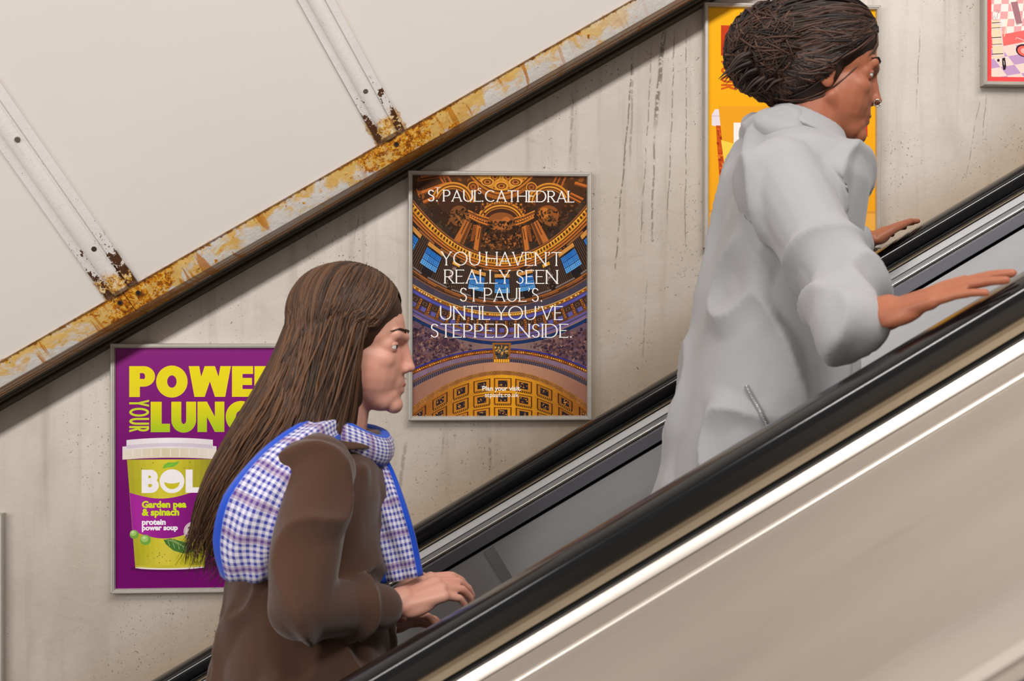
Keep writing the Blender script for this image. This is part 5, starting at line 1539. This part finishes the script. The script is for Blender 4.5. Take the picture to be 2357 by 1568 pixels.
# ---------------- person in light grey
def walker():
    S = skin_material('brown_skin', (176, 112, 82), (160, 92, 66))
    coat_m = cloth_material('light_grey_coat', (164, 164, 167), 0.8, 0.05)
    trouser_m = cloth_material('charcoal_trousers', (60, 60, 64))
    shoe_m = simple('white_trainer', (206, 204, 200), 0.5)
    hair_m = hair_material('dark_gathered_hair', (22, 14, 12), (92, 62, 48))
    YC = 2.28
    xf = at(1738, 1000, YC).x
    zf = step_under(xf)
    base = Vector((xf, YC, zf))
    def L(x, y, Y=YC): return at(x, y, Y) - base
    hd = L(1898, 168)
    HM = Matrix.Translation(hd) @ Matrix.Rotation(math.radians(-5), 4, 'Z') @ Matrix.Rotation(math.radians(9), 4, 'Y')
    b = MB(); head_blobs(b, HM)
    limb(b, [HM @ Vector((-.012, 0, -.06)), L(1868, 285), L(1846, 345)], [.056, .056, .075])
    b.loft([ring(L(1850, 330), .055, .07), ring(L(1840, 365), .080, .150), ring(L(1830, 470), .105, .165), ring(L(1795, 640), .095, .14), ring(L(1765, 800), .110, .165), ring(L(1755, 900), .095, .155)])
    f1 = Vector((-.02, -.10, .005)); f2 = Vector((.42, .10, step_under(xf + .42) - zf + .005))
    for s, f in ((-1, f1), (1, f2)):
        hip = L(1758, 870) + Vector((0, .09*s, 0)); kn = (hip + f)/2 + Vector((.05 if s < 0 else .13, 0, .03)); an = f + Vector((-.03, 0, .09))
        limb(b, [hip, kn, an, f + Vector((.05, 0, .035))], [.090, .060, .040, .03])
    shR = L(1822, 405, 2.105); elR = L(1940, 668, 1.955)
    shL = L(1850, 400, 2.455); elL = L(1925, 560, 2.74)
    hn = Vector((UAX.x, 0, UAX.z))
    pR = frame_pt(0, 1.735, -0.3095) - CAM
    def rail_pt(x, Y):                          # top of a handrail under photo column x
        u = un(x, 784, Y)[0]
        for _ in range(6):
            q = UAX*u + YAX*Y + NAX*(-.3095); xp = PX0 + F_PX*((q.x*math.cos(YAW) - Y*math.sin(YAW))/(q.x*math.sin(YAW) + Y*math.cos(YAW)))
            u += (x - xp)*(Y/F_PX)/CA
        return UAX*u + YAX*Y + NAX*(-.3095) - base
    gR = rail_pt(2055, 1.800) + NAX*.043; gL = rail_pt(2005, 2.884) + NAX*.043
    dR = (hn*.80 + Vector((0, -.52, 0)) - NAX*.12).normalized(); dL = (hn*.80 + Vector((0, .52, 0)) - NAX*.12).normalized()
    wrR = gR - dR*.055 + NAX*.006; wrL = gL - dL*.055 + NAX*.006
    grip = [(.0,.10,.12),(.0,.12,.12),(.02,.14,.12),(.05,.16,.14)]
    hand_blobs(b, aim(gR, dR, NAX + dR*.2), 1, grip, 1.0, (.86, .42, .10))
    hand_blobs(b, aim(gL, dL, NAX + dL*.2), -1, grip, 1.0, (.86, .42, .10))
    limb(b, [shR + Vector((0, .02, 0)), elR, wrR, gR], [.038, .032, .027, .026]); limb(b, [shL - Vector((0, .02, 0)), elL, wrL, gL], [.038, .032, .027, .026])
    root = link('person', remeshed(b, 'person', .0030, 8), S, None, True); root.location = CAM + base
    tag(root, 'person with dark gathered hair in a light grey coat, hands on both rails, stepping up', 'person', 'people riding the escalator')
    face_parts(root, HM, hair_m, M_LIPB)
    # nose ring
    m = MB(); hp = lambda x, y, z: HM @ Vector((x, y, z))
    loop = [hp(.0960 + .0058*math.cos(a), -.0172 - .0015*math.sin(a), -.0425 + .0058*math.sin(a)) for a in [2*math.pi*k/24 for k in range(25)]]
    m.tube(loop, .0010, 8); m.build('nose_ring', M_SILVER, root, True)['label'] = 'small silver nose ring'
    # coat
    c = MB()
    rl = [(1862, 292, .066, .070), (1852, 318, .080, .100), (1842, 350, .100, .165), (1832, 420, .116, .192), (1815, 530, .118, .190), (1790, 660, .118, .182), (1772, 790, .128, .196),
          (1758, 900, .138, .206), (1742, 1020, .146, .214), (1730, 1160, .156, .224), (1722, 1290, .164, .232)]
    up = [L(r_[0], r_[1]) for r_ in rl]
    rings = []
    for i, r_ in enumerate(rl):
        t = (up[max(i-1, 0)] - up[min(i+1, len(up)-1)]).normalized()
        axx = Vector((1, 0, 0)); axx = (axx - t*axx.dot(t)).normalized()
        rings.append(ring(up[i], r_[2], r_[3], axx, t))
    c.loft(rings)
    limb(c, [shR + Vector((-.01, .02, 0)), elR, wrR, gR - dR*.030 + NAX*.004], [.070, .056, .043, .038])
    limb(c, [shL, elL, wrL, gL - dL*.030 + NAX*.004], [.070, .056, .043, .038])
    cme = remeshed(c, 'coat', .006, 5); crumple(cme, .020, (7, 7, 5), 9.4)
    co = link('coat', cme, coat_m, root, True)
    for g_, d_ in ((gR, dR), (gL, dL)):
        m = MB(); e_ = g_ - d_*.022 + NAX*.004
        m.tube([e_ - d_*.012, e_ - d_*.010, e_ + d_*.014, e_ + d_*.016], [.030, .0395, .0375, .028], 24); m.build('cuff', coat_m, root, 40)
    # stand-up collar and folded hood at the nape
    c = MB(); col_ax = (.90, 0, -.42)
    c.loft([ring(L(1860, 278), .066, .072, col_ax), ring(L(1846, 326), .088, .116, col_ax), ring(L(1850, 334), .078, .104, col_ax), ring(L(1864, 288), .057, .062, col_ax)])
    link('collar', remeshed(c, 'collar', .005, 4), coat_m, root, True)
    c = MB(); c.ell(L(1790, 335), (.075, .12, .045), Matrix.Rotation(math.radians(35), 3, 'Y')); c.ell(L(1812, 300), (.055, .095, .04), Matrix.Rotation(math.radians(30), 3, 'Y'))
    hme = remeshed(c, 'hood', .006, 5); crumple(hme, .006, (14, 10, 14), 2.2); link('hood', hme, coat_m, root, True)
    # zip of the side pocket with bright teeth
    dg = bpy.context.evaluated_depsgraph_get()
    from mathutils.bvhtree import BVHTree
    bv = BVHTree.FromPolygons([v.co[:] for v in cme.vertices], [p.vertices[:] for p in cme.polygons])
    def on_coat(x, y, lift):
        o_ = -base; r = ray(x, y); h = bv.ray_cast(o_, r.normalized())
        return (h[0] + h[1]*lift) if h[0] is not None else L(x, y, 2.07)
    zp = [on_coat(1719 + 50*k/20, 890 + 95*k/20, .002) for k in range(21)]
    m = MB(); m.tube(zp, .0042, 8); zo = m.build('zip_tape', simple('zip_tape', (140, 140, 144), 0.8), root, True)
    m = MB()
    for k in range(27):
        t = k/26*20; i = min(19, int(t)); q = zp[i].lerp(zp[i+1], t-i)
        n_ = Vector((-.2, -1, .1)).normalized(); m.ell(q + n_*.0042, (.0022, .0016, .0012), None, 8, 6)
    m.build('zip_teeth', M_SILVER, zo, True)['label'] = 'shiny metal zip teeth'
    t = MB()
    for s, f in ((-1, f1), (1, f2)):
        hip = L(1758, 870) + Vector((0, .09*s, 0)); kn = (hip + f)/2 + Vector((.05 if s < 0 else .13, 0, .03)); an = f + Vector((-.03, 0, .09))
        limb(t, [hip, kn, an], [.102, .078, .060])
    link('trousers', remeshed(t, 'trousers', .007, 4), trouser_m, root, True)
    shoe(root, f1, 0, shoe_m); shoe(root, f2, .05, shoe_m)
    # hair gathered into a big loose knot
    R3 = HM.to_3x3()
    g = MB(); g.ell(hp(-.022, 0, .056), (.104, .090, .086), R3, 28, 18); g.ell(hp(-.040, 0, .0), (.076, .086, .080), R3, 24, 16); g.ell(hp(-.034, 0, -.044), (.050, .064, .042), R3, 20, 14); g.ell(hp(-.012, 0, -.005), (.040, .087, .040), R3, 20, 14)
    knot = L(1782, 118)
    g.ell(knot, (.082, .078, .076), None, 24, 16); g.cap(hp(-.06, 0, .06), knot, .075, .070, 18)
    hb = remeshed(g, 'hair', .006, 6)
    strands = []
    kl = knot; bv = bvh(hb); hc = hp(-.022, 0, .050)
    dk = (kl - hc).normalized()
    for i in range(1250):
        side = rnd.choice((-1, -1, -1, 1)); q = rnd.random()
        psi = 4 + 170*q; eps = table([(0, 26), (40, 12), (62, -14), (80, -40), (130, -54), (180, -60)], psi) + rnd.uniform(-6, 10)
        psi, eps = math.radians(psi), math.radians(eps)
        d0 = R3 @ Vector((math.cos(psi)*math.cos(eps), side*math.sin(psi)*math.cos(eps), math.sin(eps)))
        dj = (dk + Vector((rnd.gauss(0, .22), side*abs(rnd.gauss(0, .35)), rnd.gauss(0, .22)))).normalized()
        P = skull_path(bv, hc, d0, dj, 6, .0015 + rnd.random()*.004)
        d2 = (P[-1] - kl).normalized(); tg = d2.cross(Vector((rnd.gauss(0, 1), rnd.gauss(0, .4), rnd.gauss(0, 1))).normalized()).normalized()
        for k in range(1, 4):
            a_ = k*rnd.uniform(.45, .7); P.append(kl + (d2*math.cos(a_) + tg*math.sin(a_))*rnd.uniform(.078, .090))
        pts = catmull(P, 20); r = rnd.uniform(.0012, .0026)
        strands.append((pts, [r*(.75 + .25*min(1, k/2))*(1 - .8*max(0, k/19 - .7)/.3) for k in range(20)], rnd.random()**1.8))
    for (px, py, r, st) in ((1655, 182, .0075, (1720, 140)), (1672, 172, .006, (1724, 128)), (1690, 205, .007, (1740, 168)), (1712, 212, .006, (1752, 172)), (1700, 190, .005, (1730, 150)), (1735, 215, .005, (1775, 180)), (1668, 196, .004, (1728, 156)), (1760, 212, .005, (1800, 180))):
        a = L(*st, YC - .05); e_ = L(px, py, YC - .06)
        for k in range(4):
            j = Vector((rnd.gauss(0, .004), rnd.gauss(0, .01), rnd.gauss(0, .004)))
            pts = catmull([a + j, a.lerp(e_, .5) + Vector((0, 0, .006)) + j, e_ + j*.4], 10)
            strands.append((pts, [r*.8*(1 - .93*q/9) for q in range(10)], rnd.random()*.3))
    ho = strands_mesh('hair', strands, hair_m, root)
    at2 = hb.attributes.new('strand', 'FLOAT', 'POINT'); at2.data.foreach_set('value', [0.16]*len(hb.vertices))
    bm = bmesh.new(); bm.from_mesh(ho.data); bm.from_mesh(hb); bm.to_mesh(ho.data); bm.free()
    ho.data.polygons.foreach_set('use_smooth', [True]*len(ho.data.polygons))
    return root

woman()
walker()
